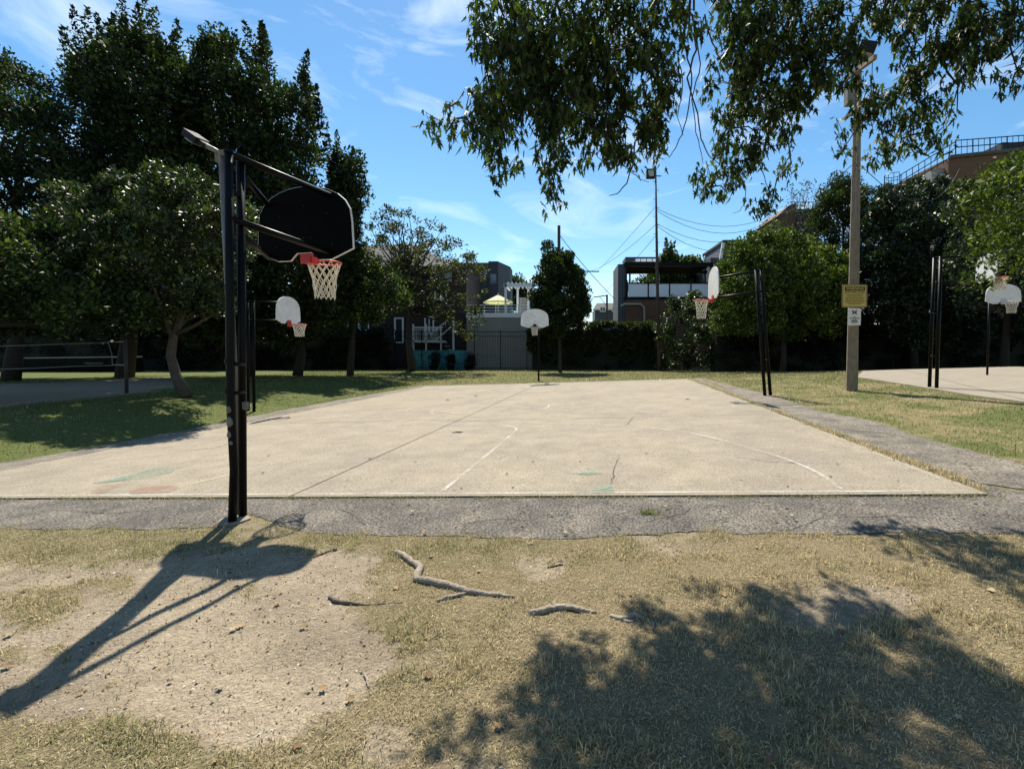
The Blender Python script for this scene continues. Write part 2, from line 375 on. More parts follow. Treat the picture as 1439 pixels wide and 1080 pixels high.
# the court's own frame: near edge, forward direction
NR = Vector(g2(1388, 697)); NL0 = Vector(g2(0, 702)); FR = Vector(g2(966, 533))
ex = (NR - NL0).normalized(); ey = (FR - NR).normalized()
CLEN = (FR - NR).length; CWID = 14.75
def court(u, v):                                      # u metres left of the right edge, v metres from the near edge
    p = NR - ex * u + ey * v; return (p.x, p.y)
def uv(px, py):
    p = Vector(g2(px, py)) - NR; det = (-ex.x) * ey.y - (-ex.y) * ey.x
    return ((p.x * ey.y - p.y * ey.x) / det, ((-ex.x) * p.y - (-ex.y) * p.x) / det)
UJ = uv(480, 667)[0]; VJ = uv(880, 588)[1]
def quad(u0, v0, u1, v1, n=10):
    a = [court(u0 + (u1 - u0) * k / n, v0) for k in range(n)] + [court(u1, v0 + (v1 - v0) * k / n) for k in range(n)]
    return a + [court(u1 + (u0 - u1) * k / n, v1) for k in range(n)] + [court(u0, v1 + (v0 - v1) * k / n) for k in range(n)]
def slab(name, u0, v0, u1, v1, dz, material, parent, thick):
    nu, nv = 14, 18; m = MB()
    for j in range(nv + 1):
        for i in range(nu + 1):
            x, y = court(u0 + (u1 - u0) * i / nu, v0 + (v1 - v0) * j / nv); m.v.append((x, y, Tz(x, y) + dz))
    q = lambda i, j: j * (nu + 1) + i
    for j in range(nv):
        for i in range(nu): m.f.append((q(i, j), q(i, j + 1), q(i + 1, j + 1), q(i + 1, j)))
    ring = [q(i, 0) for i in range(nu)] + [q(nu, j) for j in range(nv)] + [q(i, nv) for i in range(nu, 0, -1)] + [q(0, j) for j in range(nv, 0, -1)]
    k = len(m.v)
    for r in ring: x, y, z = m.v[r]; m.v.append((x, y, z - thick))
    n = len(ring)
    for a in range(n): m.f.append((ring[a], ring[(a + 1) % n], k + (a + 1) % n, k + a))
    return m.build(name, material, parent)
basec = slab('basketball_court', 0.0, 0.0, CWID, CLEN, 0.012, 'joint', None, 0.03); tag(basec, kind='structure')
g = 0.012
for (u0, u1, v0, v1) in ((0, UJ - g, 0, VJ - g), (0, UJ - g, VJ + g, CLEN), (UJ + g, CWID, 0, VJ + 0.4 - g), (UJ + g, CWID, VJ + 0.4 + g, CLEN)):
    slab('concrete_slab', u0, v0, u1, v1, 0.028, 'concrete', basec, 0.012)
CZ = 0.0325
def stripe(pts, w, material, name, closed=False, z=CZ):
    m = MB(); n = len(pts)
    for i, p in enumerate(pts):
        a = Vector(pts[(i - 1) % n] if closed or i > 0 else p); b = Vector(pts[(i + 1) % n] if closed or i < n - 1 else p)
        d = (b - a).normalized(); q = Vector((-d.y, d.x)) * (w / 2)
        for s in (1, -1):
            x, y = p[0] + q.x * s, p[1] + q.y * s; m.v.append((x, y, Tz(x, y) + z))
    for i in range(n if closed else n - 1):
        a, b = 2 * i, 2 * ((i + 1) % n); m.f.append((a, a + 1, b + 1, b))
    return m.build(name, material, basec)
def smoothpx(pts, n=8):                               # Catmull-Rom through ground points of pixels
    P = [Vector(g2(*p)) for p in pts]; P = [P[0] * 2 - P[1]] + P + [P[-1] * 2 - P[-2]]; o = []
    for i in range(1, len(P) - 2):
        for k in range(n):
            t = k / n; a, b, c, d = P[i - 1], P[i], P[i + 1], P[i + 2]
            q = 0.5 * ((2 * b) + (c - a) * t + (2 * a - 5 * b + 4 * c - d) * t * t + (3 * b - a - 3 * c + d) * t ** 3); o.append((q.x, q.y))
    o.append(tuple(P[-2])); return o
stripe([court(u, 0.10) for u in np.linspace(0.15, CWID - 0.3, 30)], 0.055, 'line_paint', 'painted_line')
stripe([court(0.09, v) for v in np.linspace(0.2, CLEN - 0.2, 30)], 0.06, 'line_faint', 'painted_line')
stripe(smoothpx([(622, 693), (690, 637), (716, 615), (725, 607), (722, 602), (700, 598.5), (655, 597), (560, 598), (470, 601)]), 0.06, 'line_paint', 'painted_line', z=CZ + 0.001)
stripe(smoothpx([(1182, 691), (1150, 668), (1110, 650), (1060, 634), (1000, 617), (940, 606), (880, 600.5), (800, 597), (727, 596)]), 0.055, 'line_paint', 'painted_line', z=CZ + 0.002)
stripe(smoothpx([(222, 695), (262, 685), (299, 676), (400, 650)]), 0.05, 'line_faint', 'painted_line', z=CZ + 0.003)
cu = uv(690, 575); R_ = 1.85
stripe([court(cu[0] + R_ * math.cos(t), cu[1] + R_ * math.sin(t)) for t in np.linspace(0, 2 * math.pi, 48, endpoint=False)], 0.055, 'line_paint', 'painted_circle', True, z=CZ + 0.003)
stripe([court(cu[0] + .9 * math.cos(t), cu[1] + .7 * math.sin(t)) for t in np.linspace(0, 2 * math.pi, 36, endpoint=False)], 0.05, 'line_faint', 'painted_circle', True, z=CZ + 0.004)
stripe(smoothpx([(928, 533.5), (926, 537), (905, 542), (880, 547), (850, 551)]), 0.06, 'line_paint', 'painted_line', z=CZ + 0.004)
stripe(smoothpx([(800, 543), (790, 550), (770, 557)]), 0.06, 'line_faint', 'painted_line', z=CZ + 0.005)
stripe(smoothpx([(690, 545), (676, 553)]), 0.06, 'line_faint', 'painted_line', z=CZ + 0.005)
stripe([court(u, uv(900, 564)[1]) for u in np.linspace(0.3, UJ - .3, 20)], 0.05, 'line_faint', 'painted_line', z=CZ + 0.006)
def patch(px, material, z):
    sheet('painted_patch', [g2(*p) for p in px], z, material, basec, kind=None, edge=0.03, sub=0.12)
patch([(812, 687), (861, 686), (864, 696), (809, 697)], 'paint_teal', CZ + 0.007)
patch([(132, 690), (150, 683), (172, 684), (160, 690), (145, 696), (128, 696)], 'paint_red', CZ + 0.004)
patch([(184, 692), (205, 686), (240, 684), (252, 687), (238, 694), (182, 697)], 'paint_red', CZ + 0.005)
patch([(128, 682), (160, 675), (190, 668), (212, 660), (258, 658), (240, 667), (205, 675), (165, 679)], 'paint_teal', CZ + 0.006)
patch([(800, 668), (830, 665), (850, 668), (826, 671)], 'paint_teal', CZ + 0.007)

# asphalt round the court
nearL = [g2(x, y) for x, y in ((1900, 772), (1500, 752), (1439, 750), (1300, 749), (1150, 751), (1000, 748), (940, 749), (800, 757), (640, 754), (520, 752), (430, 748), (380, 733), (345, 722), (300, 741), (200, 744), (60, 744), (-60, 742), (-500, 745))]
farL = [court(CWID + 6, 0.02), court(CWID, 0.02), court(0.0, 0.02)]
apath = sheet('asphalt_path', nearL + farL + [court(-0.25, 0.5)] + [g2(1420, 690)] + [g2(1900, 720)], 0.007, 'asphalt', edge=0.06, seed=3, thick=0.012, sub=0.05)
rs = [court(-0.20, 0.45), court(-0.17, 4), court(-0.15, 9), court(-0.14, 14), court(-0.12, CLEN + 0.1)]
re = [g2(x, y) for x, y in ((985, 531), (1020, 540), (1086, 556), (1148, 577), (1210, 588), (1253, 600), (1287, 613), (1360, 632), (1439, 655), (1700, 720))]
sheet('asphalt_strip', rs + re, 0.012, 'asphalt_old', edge=0.09, seed=9, thick=0.02, sub=0.08)
ls = [court(CWID + 0.0, v) for v in (CLEN + 0.3, 16, 12, 8, 4, -2)]
le = [court(CWID + w, v) for w, v in ((1.1, -2), (0.8, 2), (0.75, 5), (1.0, 8), (1.25, 11), (1.2, 15), (0.9, 19), (0.6, CLEN + 0.5))]
sheet('asphalt_strip', ls + le, 0.026, 'asphalt_old', edge=0.12, seed=19, thick=0.04)
sheet('asphalt_strip', [court(-0.1, CLEN + 0.05), court(CWID + .5, CLEN + 0.05), court(CWID + .4, CLEN + 0.7), court(6, CLEN + 0.5), court(0, CLEN + 0.35)], 0.022, 'asphalt_old', edge=0.08, seed=29, thick=0.04)
sheet('second_court', [g2(x, y) for x, y in ((1205, 531), (1250, 538), (1307, 547), (1359, 556), (1439, 567), (1800, 610), (1800, 530), (1560, 518.5), (1439, 517), (1330, 516.5), (1225, 520))], 0.05, 'concrete_pale', edge=0.05, seed=5, thick=0.07)

def crack(par, pts, w, z, seed):
    r = random.Random(seed); P = [gnd(*p) for p in pts]; L = []; m = MB()
    for i in range(len(P) - 1):
        n = max(2, int((P[i + 1] - P[i]).length / 0.05))
        for k in range(n): q = P[i].lerp(P[i + 1], k / n); L.append(Vector((q.x + r.gauss(0, .010), q.y + r.gauss(0, .010))))
    for i, q in enumerate(L):
        d = (L[min(i + 1, len(L) - 1)] - L[max(i - 1, 0)]).normalized(); h = Vector((-d.y, d.x)) * w * r.uniform(.15, .6) * math.sin(math.pi * (i + .5) / len(L))
        for s in (1, -1): m.v.append((q.x + h.x * s, q.y + h.y * s, Tz(q.x, q.y) + z))
    m.f = [(2 * i, 2 * i + 1, 2 * i + 3, 2 * i + 2) for i in range(len(L) - 1)]
    return m.build('crack', 'joint', par)
for k, c in enumerate(([(1085, 747), (1120, 743), (1140, 735), (1165, 722)], [(1165, 722), (1200, 728), (1260, 726), (1330, 731)], [(60, 716), (150, 722), (260, 716)], [(640, 738), (700, 730), (760, 733)], [(470, 712), (500, 727), (520, 745)], [(905, 735), (960, 722), (985, 708)])): crack(apath, c, .016, .011, 60 + k)
for k, c in enumerate(([(870, 640), (862, 665), (858, 690)], [(880, 601), (886, 592), (892, 586)], [(100, 655), (190, 640), (300, 632), (360, 612)], [(1010, 640), (1080, 652), (1190, 655)], [(500, 585), (610, 580), (690, 590), (793, 592)])): crack(basec, c, .014, .036, 80 + k)

# ------------------------------------------------------------------ grass and litter
def blades(name, X, Y, hgt, wid, col, label, seed=1, lay=0.5, zoff=0.0):
    r = np.random.default_rng(seed); n = len(X)
    Z = T(X, Y) + relief(X, Y) - 0.004 + zoff
    a = r.uniform(0, 2 * np.pi, n); ln = hgt * r.uniform(0.5, 1.4, n); bend = np.clip(r.normal(lay, 0.28, n), 0.02, 0.97)
    w = wid * r.uniform(0.6, 1.4, n); s = r.uniform(0, 2 * np.pi, n)
    dx, dy = np.cos(a), np.sin(a); wx, wy = np.cos(s) * w / 2, np.sin(s) * w / 2
    B = np.c_[X, Y, Z]; M = B + np.c_[dx * ln * bend * 0.38, dy * ln * bend * 0.38, ln * (1 - bend * 0.5) * 0.55]
    Tp = B + np.c_[dx * ln * bend, dy * ln * bend, ln * (1 - bend * 0.85)]
    Wv = np.c_[wx, wy, np.zeros(n)]
    V = np.stack([B - Wv, B + Wv, M + Wv * 0.8, M - Wv * 0.8, Tp], 1).reshape(-1, 3)
    i = np.arange(n) * 5
    F = np.concatenate([np.c_[i, i + 1, i + 2], np.c_[i, i + 2, i + 3], np.c_[i + 3, i + 2, i + 4]])
    C = np.repeat(col, 5, 0)
    o = link(name, mesh_np(name, V, F, C), 'blade'); tag(o, label, 'grass', kind='stuff'); return o
def blade_cols(g, r, n):
    t = np.clip(g + r.normal(0, 0.22, n), 0, 1)[:, None]
    st = np.array([0.66, 0.545, 0.35]) * (0.28 + 0.85 * r.random((n, 1))); gr = np.array([0.105, 0.135, 0.032]) * (0.5 + 0.9 * r.random((n, 1)))
    return st * (1 - t) + gr * t
NEARP = [tuple(v) for v in nearL]
def scatter_near(n, seed):
    r = np.random.default_rng(seed); X = r.uniform(-6.5, 7.5, n); Y = 1.2 + r.random(n) ** 1.25 * 4.6
    px, py = proj(X, Y, T(X, Y)); k = (px > -250) & (px < 1700) & (py < 1350)
    d, g, s = ground_masks(X, Y)
    lim = np.interp(px, [-60, 60, 200, 300, 345, 380, 430, 520, 640, 800, 940, 1000, 1150, 1300, 1500], [742, 744, 744, 741, 724, 734, 748, 752, 754, 757, 749, 748, 751, 749, 752])
    k &= py > lim - 1 + 22 * (fbm(X * 3.5, Y * 3.5, 77) - 0.5)
    clump = fbm(X * 7, Y * 7, 81, 3)
    k &= r.random(n) < np.clip((1 - d) * (0.12 + 1.5 * smooth(0.32, 0.66, clump)), 0.012, 1)
    return X[k], Y[k], g[k], r
X, Y, G_, r = scatter_near(560000, 11)
blades('lawn_grass', X, Y, 0.022 + 0.050 * smooth(.35, .75, fbm(X * 3.5, Y * 3.5, 91)), 0.0042, blade_cols(G_ * 0.80, r, len(X)), 'short patchy dry grass round the bare earth before the path', 12, lay=0.62)
rq = np.random.default_rng(19); n = 420000; X = rq.uniform(-6.5, 7.5, n); Y = 1.2 + rq.random(n) ** 1.25 * 4.6; px, py = proj(X, Y, T(X, Y)); d, g, s = ground_masks(X, Y)
lim = np.interp(px, [-60, 60, 200, 300, 345, 380, 430, 520, 640, 800, 940, 1000, 1150, 1300, 1500], [742, 744, 744, 741, 724, 734, 748, 752, 754, 757, 749, 748, 751, 749, 752])
mats = fbm(X * 4, Y * 4, 83, 3); k = (px > -250) & (px < 1700) & (py < 1350) & (py > lim - 2 + 22 * (fbm(X * 3.5, Y * 3.5, 77) - 0.5)) & (rq.random(n) < np.clip((1 - d) * (.35 + .9 * smooth(.3, .6, mats)), .02, 1))
X, Y = X[k], Y[k]; n = len(X)
blades('dry_thatch', X, Y, 0.032, 0.0042, blade_cols(np.full(n, .04), rq, n), 'pale flattened straw matted between the grass tufts of the lawn', 20, lay=0.93)
def scatter_mid(n, x0, x1, y0, y1, seed, test):
    r = np.random.default_rng(seed); X = r.uniform(x0, x1, n); Y = y0 + r.random(n) ** 1.5 * (y1 - y0)
    px, py = proj(X, Y, T(X, Y)); d, g, s = ground_masks(X, Y)
    k = test(X, Y, px, py) & (s < 0.5) & (px > -200) & (px < 1650); return X[k], Y[k], g[k], r
REP = [tuple(v) for v in rs + re]; SCP = [g2(x, y) for x, y in ((1205, 531), (1307, 547), (1439, 567), (1800, 610), (1800, 530), (1439, 517), (1225, 520))]
def right_ok(X, Y, px, py):
    e = np.interp(Y, [v[1] for v in re][::-1], [v[0] for v in re][::-1])
    return (X > e) & ~inpoly(X, Y, SCP)
X, Y, G_, r = scatter_mid(150000, 5, 30, 6.0, 36, 13, right_ok)
blades('lawn_grass', X, Y, 0.05 + 0.02 * np.minimum(Y / 20, 1.6), 0.006 + 0.0006 * Y, blade_cols(G_, r, len(X)), 'half dry lawn grass between the asphalt strip and the second court', 14, lay=0.5)
LE = [tuple(v) for v in le]
def left_ok(X, Y, px, py):
    e = np.interp(Y, [v[1] for v in LE], [v[0] for v in LE]); return (X < e)
X, Y, G_, r = scatter_mid(110000, -30, -6, 6.0, 34, 15, left_ok)
blades('lawn_grass', X, Y, 0.05 + 0.02 * np.minimum(Y / 20, 1.6), 0.006 + 0.0006 * Y, blade_cols(np.clip(G_ + .08, 0, 1), r, len(X)), 'green shaded lawn grass left of the concrete court', 16, lay=0.45)
FARN = [court(u, CLEN + 0.6) for u in (-20, CWID + 12)]
def far_ok(X, Y, px, py):
    e = FARN[0][1] + (X - FARN[0][0]) * (FARN[1][1] - FARN[0][1]) / (FARN[1][0] - FARN[0][0]); return (Y > e) & ~inpoly(X, Y, SCP)
X, Y, G_, r = scatter_mid(70000, -22, 22, 24, 49, 17, far_ok)
blades('lawn_grass', X, Y, 0.09, 0.03, blade_cols(G_, r, len(X)), 'sunlit lawn grass behind the far end of the court', 18, lay=0.4)
# yellow weeds in the seams of the court
def weeds(pts, n, spread, h, seed, gr, label, name='weed_strip', w=0.006, dens=None):
    r = np.random.default_rng(seed); k = r.integers(0, len(pts) - 1, n); t = r.random(n); P = np.array(pts)
    q = P[k] * (1 - t[:, None]) + P[k + 1] * t[:, None] + r.normal(0, spread, (n, 2))
    c = fbm(q[:, 0] * 1.7, q[:, 1] * 1.7, seed); keep = r.random(n) < smooth(0.28, 0.6, c) + 0.05; q = q[keep]
    return blades(name, q[:, 0], q[:, 1], h, w, blade_cols(np.full(len(q), gr), r, len(q)), label, seed + 1, lay=0.62, zoff=0.012)
weeds([court(-0.06 - 0.03 * math.sin(v * 2.1), v) for v in np.linspace(0.2, CLEN, 60)], 30000, 0.05, 0.09, 23, 0.02, 'straw yellow weeds along the right edge of the concrete court', w=0.008)
weeds([court(u, -0.02) for u in np.linspace(-0.2, CWID, 60)], 5200, 0.018, 0.045, 25, 0.55, 'low green weeds along the near edge of the concrete court', w=0.005)
c0 = g2(912, 722); rr = np.random.default_rng(5); n = 260
blades('weed_tuft', c0[0] + rr.normal(0, .06, n), c0[1] + rr.normal(0, .035, n), 0.06, 0.006, blade_cols(np.full(n, .8), rr, n), 'small green weed tuft growing out of the asphalt path', 27, lay=0.6, zoff=0.008)
del bpy.data.objects['weed_tuft']['kind']; bpy.data.objects['weed_tuft']['category'] = 'weed'
# crumbs of bark, dead leaf and stone on the earth
r = np.random.default_rng(31); n = 30000; X = r.uniform(-5.5, 6, n); Y = 1.3 + r.random(n) ** 1.2 * 3.9; d, g, s = ground_masks(X, Y)
px, py = proj(X, Y, T(X, Y)); k = (r.random(n) < 0.25 + 0.6 * d) & (py > 756); X, Y = X[k], Y[k]; n = len(X)
Z = T(X, Y) + relief(X, Y) - 0.004
sz = 0.003 + 0.011 * r.random(n) ** 4; a = r.uniform(0, 6.28, n); el = r.uniform(0.3, 1, n)
A = np.c_[np.cos(a), np.sin(a), np.zeros(n)] * sz[:, None]; Bv = np.c_[-np.sin(a), np.cos(a), np.zeros(n)] * (sz * el * 0.7)[:, None]
P0 = np.c_[X, Y, Z]; top = P0 + np.c_[np.zeros((n, 2)), sz * 0.7 + 0.002]
V = np.stack([P0 - A, P0 - Bv, P0 + A, P0 + Bv, top], 1).reshape(-1, 3); i = np.arange(n) * 5
F = np.concatenate([np.c_[i, i + 1, i + 4], np.c_[i + 1, i + 2, i + 4], np.c_[i + 2, i + 3, i + 4], np.c_[i + 3, i, i + 4]])
pal = np.array([[.10, .075, .05], [.16, .12, .08], [.36, .31, .24], [.52, .48, .42], [.06, .045, .03], [.27, .18, .08]])
C = np.repeat(pal[r.integers(0, 6, n)] * r.uniform(.7, 1.2, (n, 1)), 5, 0)
tag(link('ground_litter', mesh_np('ground_litter', V, F, C), 'litter'), 'scattered crumbs of bark, dead leaf and stone on bare earth', 'litter', kind='stuff')

# dead leaves lying about
r = np.random.default_rng(37); n = 420; X = r.uniform(-5.5, 6.5, n); Y = 1.5 + r.random(n) ** 1.1 * 7.5; px, py = proj(X, Y, T(X, Y)); k = (py > 700) | (r.random(n) < .25); X, Y = X[k], Y[k]; n = len(X)
sh = np.array([(0, -1), (.35, -.5), (.8, -.55), (.5, -.05), (.75, .5), (.25, .4), (0, 1), (-.25, .4), (-.75, .5), (-.5, -.05), (-.8, -.55), (-.35, -.5)]); a = r.uniform(0, 6.28, n); sz = r.uniform(.012, .034, n)
zb0 = T(X, Y) + np.where(proj(X, Y, T(X, Y))[1] > 757, relief(X, Y) + .008, .036)
vx = X[:, None] + sz[:, None] * (np.cos(a)[:, None] * sh[:, 0] - np.sin(a)[:, None] * sh[:, 1]); vy = Y[:, None] + sz[:, None] * (np.sin(a)[:, None] * sh[:, 0] + np.cos(a)[:, None] * sh[:, 1]); vz = zb0[:, None] + sz[:, None] * r.random((n, 12)) * .5
V = np.concatenate([np.stack([vx, vy, vz], 2), np.stack([X, Y, zb0 + .002], 1)[:, None, :]], 1).reshape(-1, 3)
F = (np.array([(i, (i + 1) % 12, 12) for i in range(12)])[None] + (np.arange(n) * 13)[:, None, None]).reshape(-1, 3)
pal = np.array([[.17, .10, .045], [.26, .17, .08], [.10, .065, .035], [.32, .26, .16]]); C = np.repeat(pal[r.integers(0, 4, n)] * r.uniform(.7, 1.2, (n, 1)), 13, 0)
tag(link('leaf_litter', mesh_np('leaf_litter', V, F, C), 'dead_leaf'), 'curled brown dead leaves scattered over lawn, path and court', 'litter', kind='stuff')

# ------------------------------------------------------------------ roots, sticks, small things on the ground
def root(name, label, paths, material='root_wood', group=None, cat='root', seed=1):
    r = random.Random(seed); p0 = gnd(*paths[0][0][:2]); m = MB()
    for path in paths:
        P = []; Rr = []
        for i in range(len(path) - 1):
            a, b = gnd(*path[i][:2]), gnd(*path[i + 1][:2])
            for k in range(5):
                t = k / 5; q = a.lerp(b, t); rad = path[i][2] * (1 - t) + path[i + 1][2] * t
                q.x += r.uniform(-.3, .3) * rad; q.y += r.uniform(-.3, .3) * rad
                q.z = Tz(q.x, q.y) + rad * (0.45 + 0.3 * r.random()); P.append(q); Rr.append(rad * r.uniform(.8, 1.2))
        q = gnd(*path[-1][:2]); q.z += path[-1][2] * 0.3; P.append(q); Rr.append(path[-1][2])
        m.tube(P, Rr, 9)
    o = m.build(name, material, None, p0, True); return tag(o, label, cat, group)
root('exposed_root', 'longest bleached surface root, kinked at its upper end, near the bare earth', [[(555, 777, .024), (572, 785, .026), (590, 800, .026), (584, 816, .028), (629, 824, .026), (658, 833, .024), (690, 837, .02), (722, 840, .014)], [(614, 845, .012), (630, 841, .016), (655, 835, .016)]], seed=2)
root('exposed_root', 'short pale forked root lying in straw grass beside the long root', [[(744, 862, .018), (762, 861, .022), (781, 855, .022), (810, 857, .018), (838, 862, .012)], [(778, 848, .012), (784, 856, .016)]], seed=3)
root('exposed_root', 'small knotted pale root at the edge of the tree shade', [[(858, 866, .012), (873, 872, .018), (892, 866, .018), (905, 871, .013), (920, 879, .008)], [(873, 872, .014), (885, 875, .012), (893, 872, .008)]], seed=4)
root('fallen_stick', 'dark curved stick lying across the rim of the bare earth', [[(463, 840, .014), (472, 845, .012), (514, 851, .010), (540, 849, .009), (566, 847, .006)]], 'stick_wood', cat='stick', seed=5)
root('fallen_stick', 'thin pale stick pointing at the short forked root', [[(603, 900, .006), (614, 892, .007), (626, 885, .005)]], cat='stick', seed=6)
root('fallen_stick', 'thin grey stick on the dry grass right of the bare earth', [[(512, 946, .006), (516, 956, .007), (518, 966, .005)]], cat='stick', seed=7)
root('fallen_stick', 'short twig lying at the end of the asphalt path seam', [[(440, 783, .006), (455, 777, .007), (470, 771, .005)]], 'stick_wood', cat='stick', seed=8)
root('fallen_stick', 'dark twig in the grass left of the small bare spot', [[(770, 797, .006), (786, 794, .007)]], 'stick_wood', cat='stick', seed=9)
root('fallen_branch', 'crooked dead branch on the lawn at the foot of the sparse tree', [[(545, 537, .05), (556, 529, .06), (568, 524, .07), (580, 520, .06)], [(556, 529, .04), (550, 531, .04), (538, 533, .03)]], 'stick_wood', cat='branch', seed=10)
def flake(px, py, sx, sy, label, material, name, cat, seed, z=0.031):
    r = random.Random(seed); c = gnd(px, py); m = MB(); n = 12; pts = []
    for i in range(n):
        t = 2 * math.pi * i / n; k = r.uniform(.65, 1.15); x, y = c.x + math.cos(t) * sx * k, c.y + math.sin(t) * sy * k
        pts.append(Vector((x, y, Tz(x, y) + z)))
    mid = Vector((c.x, c.y, Tz(c.x, c.y) + z + 0.02))
    m.add(pts + [mid], [(i, (i + 1) % n, n) for i in range(n)] + [tuple(range(n))[::-1]])
    return tag(m.build(name, material, None, (c.x, c.y, Tz(c.x, c.y) + z), True), label, cat)
flake(643, 609, .14, .09, 'flat black rag on the concrete beside the painted key', 'rag', 'rag', 'rag', 1)
flake(966, 562, .10, .09, 'small black scrap on the concrete near the right edge of the court', 'rag', 'scrap', 'scrap', 2)
flake(629, 563, .09, .08, 'small black scrap on the concrete left of the court seam', 'rag', 'scrap', 'scrap', 3)
flake(669, 557, .09, .10, 'small black scrap on the court between seam and painted circle', 'rag', 'scrap', 'scrap', 4)

# ------------------------------------------------------------------ trees
def clumps_in(poly, Zc, R, n, seed, inset=0.0):
    r = np.random.default_rng(seed); P = np.array(poly, float); lo, hi = P.min(0), P.max(0); s = Zc / FPX; out = []
    need = n; px = np.zeros(0); py = np.zeros(0)
    while len(px) < need:
        x = r.uniform(lo[0], hi[0], n * 3); y = r.uniform(lo[1], hi[1], n * 3); k = inpoly(x, y, poly); x, y = x[k], y[k]
        d = polydist(x, y, poly) * s; k = d > inset; px = np.r_[px, x[k]]; py = np.r_[py, y[k]]
    px, py = px[:need], py[:need]; d = np.minimum(polydist(px, py, poly) * s, R); hw = np.sqrt(np.maximum(d * (2 * R - d), 0.01))
    sgn = r.uniform(-1, 1, need); dy = np.sign(sgn) * np.abs(sgn) ** 0.6 * hw
    return np.array([tuple(at(a, b, Zc + c)) for a, b, c in zip(px, py, dy)])
def leaf_mesh(name, centres, cr, per, leaf, cols, seed, style='ball', droop=0.0, up=0.5, aspect=0.5, squash=0.75, bright=None):
    r = np.random.default_rng(seed); n = len(centres); cr = cr * r.uniform(0.65, 1.3, n); cnt = np.maximum(8, (per * r.uniform(0.6, 1.4, n) * 1)).astype(int)
    idx = np.repeat(np.arange(n), cnt); N = len(idx); C = centres[idx]; R = cr[idx]
    d = r.normal(size=(N, 3)); d /= np.linalg.norm(d, axis=1)[:, None]; rad = r.random(N) ** 0.42
    if style == 'spike':                                # upright tapering sprays
        ax = r.normal(0, 0.22, (n, 3)) + np.array([0, 0, 1.0]); ax /= np.linalg.norm(ax, axis=1)[:, None]; t = r.random(N) ** 1.25
        P = C + ax[idx] * ((t * 2.9 - 1.1) * R)[:, None] + d * (R * (1 - t) ** 0.75 * rad * 0.62 + 0.05)[:, None]
    else:
        P = C + d * (R * rad)[:, None] * np.array([1, 1, squash])
        if droop: P[:, 2] -= droop * R * rad ** 2 * r.random(N)
    ax = d * 0.8 + r.normal(0, 0.55, (N, 3)) + np.array([0, 0, up]); ax /= np.linalg.norm(ax, axis=1)[:, None]
    nr = r.normal(0, 0.6, (N, 3)) + np.array([0, 0, 0.75]) + d * 0.3; sd = np.cross(ax, nr); sd /= np.linalg.norm(sd, axis=1)[:, None] + 1e-6
    nn = np.cross(sd, ax); L = leaf * r.uniform(0.6, 1.35, N); Wd = L * aspect * r.uniform(.7, 1.2, N)
    A = P - ax * (L / 2)[:, None]; Bt = P + ax * (L / 2)[:, None] - nn * (L * 0.12)[:, None]
    M = P + ax * (L * 0.05)[:, None] + nn * (L * 0.06)[:, None]
    V = np.stack([A, M + sd * (Wd / 2)[:, None], Bt, M - sd * (Wd / 2)[:, None]], 1).reshape(-1, 3)
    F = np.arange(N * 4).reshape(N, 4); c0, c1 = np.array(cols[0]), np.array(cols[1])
    t = np.clip(r.random(N) ** 2.3 + r.normal(0, 0.12, n)[idx], 0, 1)[:, None]  # mostly dark leaves, a few bright: sunlit sparkle put into the leaf colour
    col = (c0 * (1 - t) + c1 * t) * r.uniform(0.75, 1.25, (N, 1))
    if name is None: return V, np.repeat(col, 4, 0)
    return mesh_np(name, V, F, np.repeat(col, 4, 0))
def limbs(m, trunk, centres, k, r0, seed, n=6):
    r = random.Random(seed); tp = [Vector(p) for p in trunk]
    for c in r.sample(list(range(len(centres))), min(k, len(centres))):
        e = Vector(centres[c]); t = r.uniform(0.45, 1.0); f = t * (len(tp) - 1); i = min(int(f), len(tp) - 2); s = tp[i].lerp(tp[i + 1], f - i)
        if e.z < s.z - 1.0: s = tp[max(1, len(tp) // 2)]
        L = (e - s).length; j = lambda: Vector((r.uniform(-1, 1), r.uniform(-1, 1), r.uniform(-.5, 1))) * L * 0.09
        m.tube([s, s.lerp(e, .33) + j(), s.lerp(e, .67) + j(), e], [r0, r0 * .7, r0 * .45, r0 * .18], n)
def tree(name, label, base, trunk, rad, poly, Zc, R, nc, cr, per, leaf, cols, seed, style='ball', mt='leaf_tree', bark='bark', nl=14, group=None,
         lr=None, cat='tree', fill=0.9, **kw):
    b = Vector(base); o = empty(name, b, label, cat, group); cs = clumps_in(poly, Zc, R, nc, seed)
    m = MB(); tp = [Vector(p) for p in trunk]; n = len(tp); m.tube(tp, [rad * (1.25 if i == 0 else 1 - 0.6 * i / (n - 1)) for i in range(n)], 12)
    limbs(m, tp, cs, nl, lr or rad * 0.42, seed); m.build('trunk', bark, o, smooth_=True)
    V, C = leaf_mesh(None, cs, cr, per, leaf, cols, seed + 1, style, **kw)
    if fill:                                           # the shaded inside of the crown
        V2, C2 = leaf_mesh(None, clumps_in(poly, Zc, R, int(nc * fill), seed + 5, inset=cr * .5), cr * 1.15, per, leaf * 1.15, cols, seed + 6, 'ball', **kw); V = np.r_[V, V2]; C = np.r_[C, C2]
    link('crown', mesh_np('crown', V, np.arange(len(V)).reshape(-1, 4), C), mt, o); return o
def foot(px, py, Y):                                   # on the land below a pixel column at depth Y
    p = at(px, py, Y); return Vector((p.x, Y, Tz(p.x, Y)))
DK = ((0.006, 0.013, 0.004), (0.050, 0.078, 0.016)); BL = ((0.005, 0.012, 0.005), (0.050, 0.080, 0.024)); MD = ((0.009, 0.018, 0.004), (0.090, 0.125, 0.026)); OL = ((0.022, 0.030, 0.010), (0.115, 0.125, 0.045)); YG = ((0.020, 0.038, 0.007), (0.150, 0.190, 0.030))
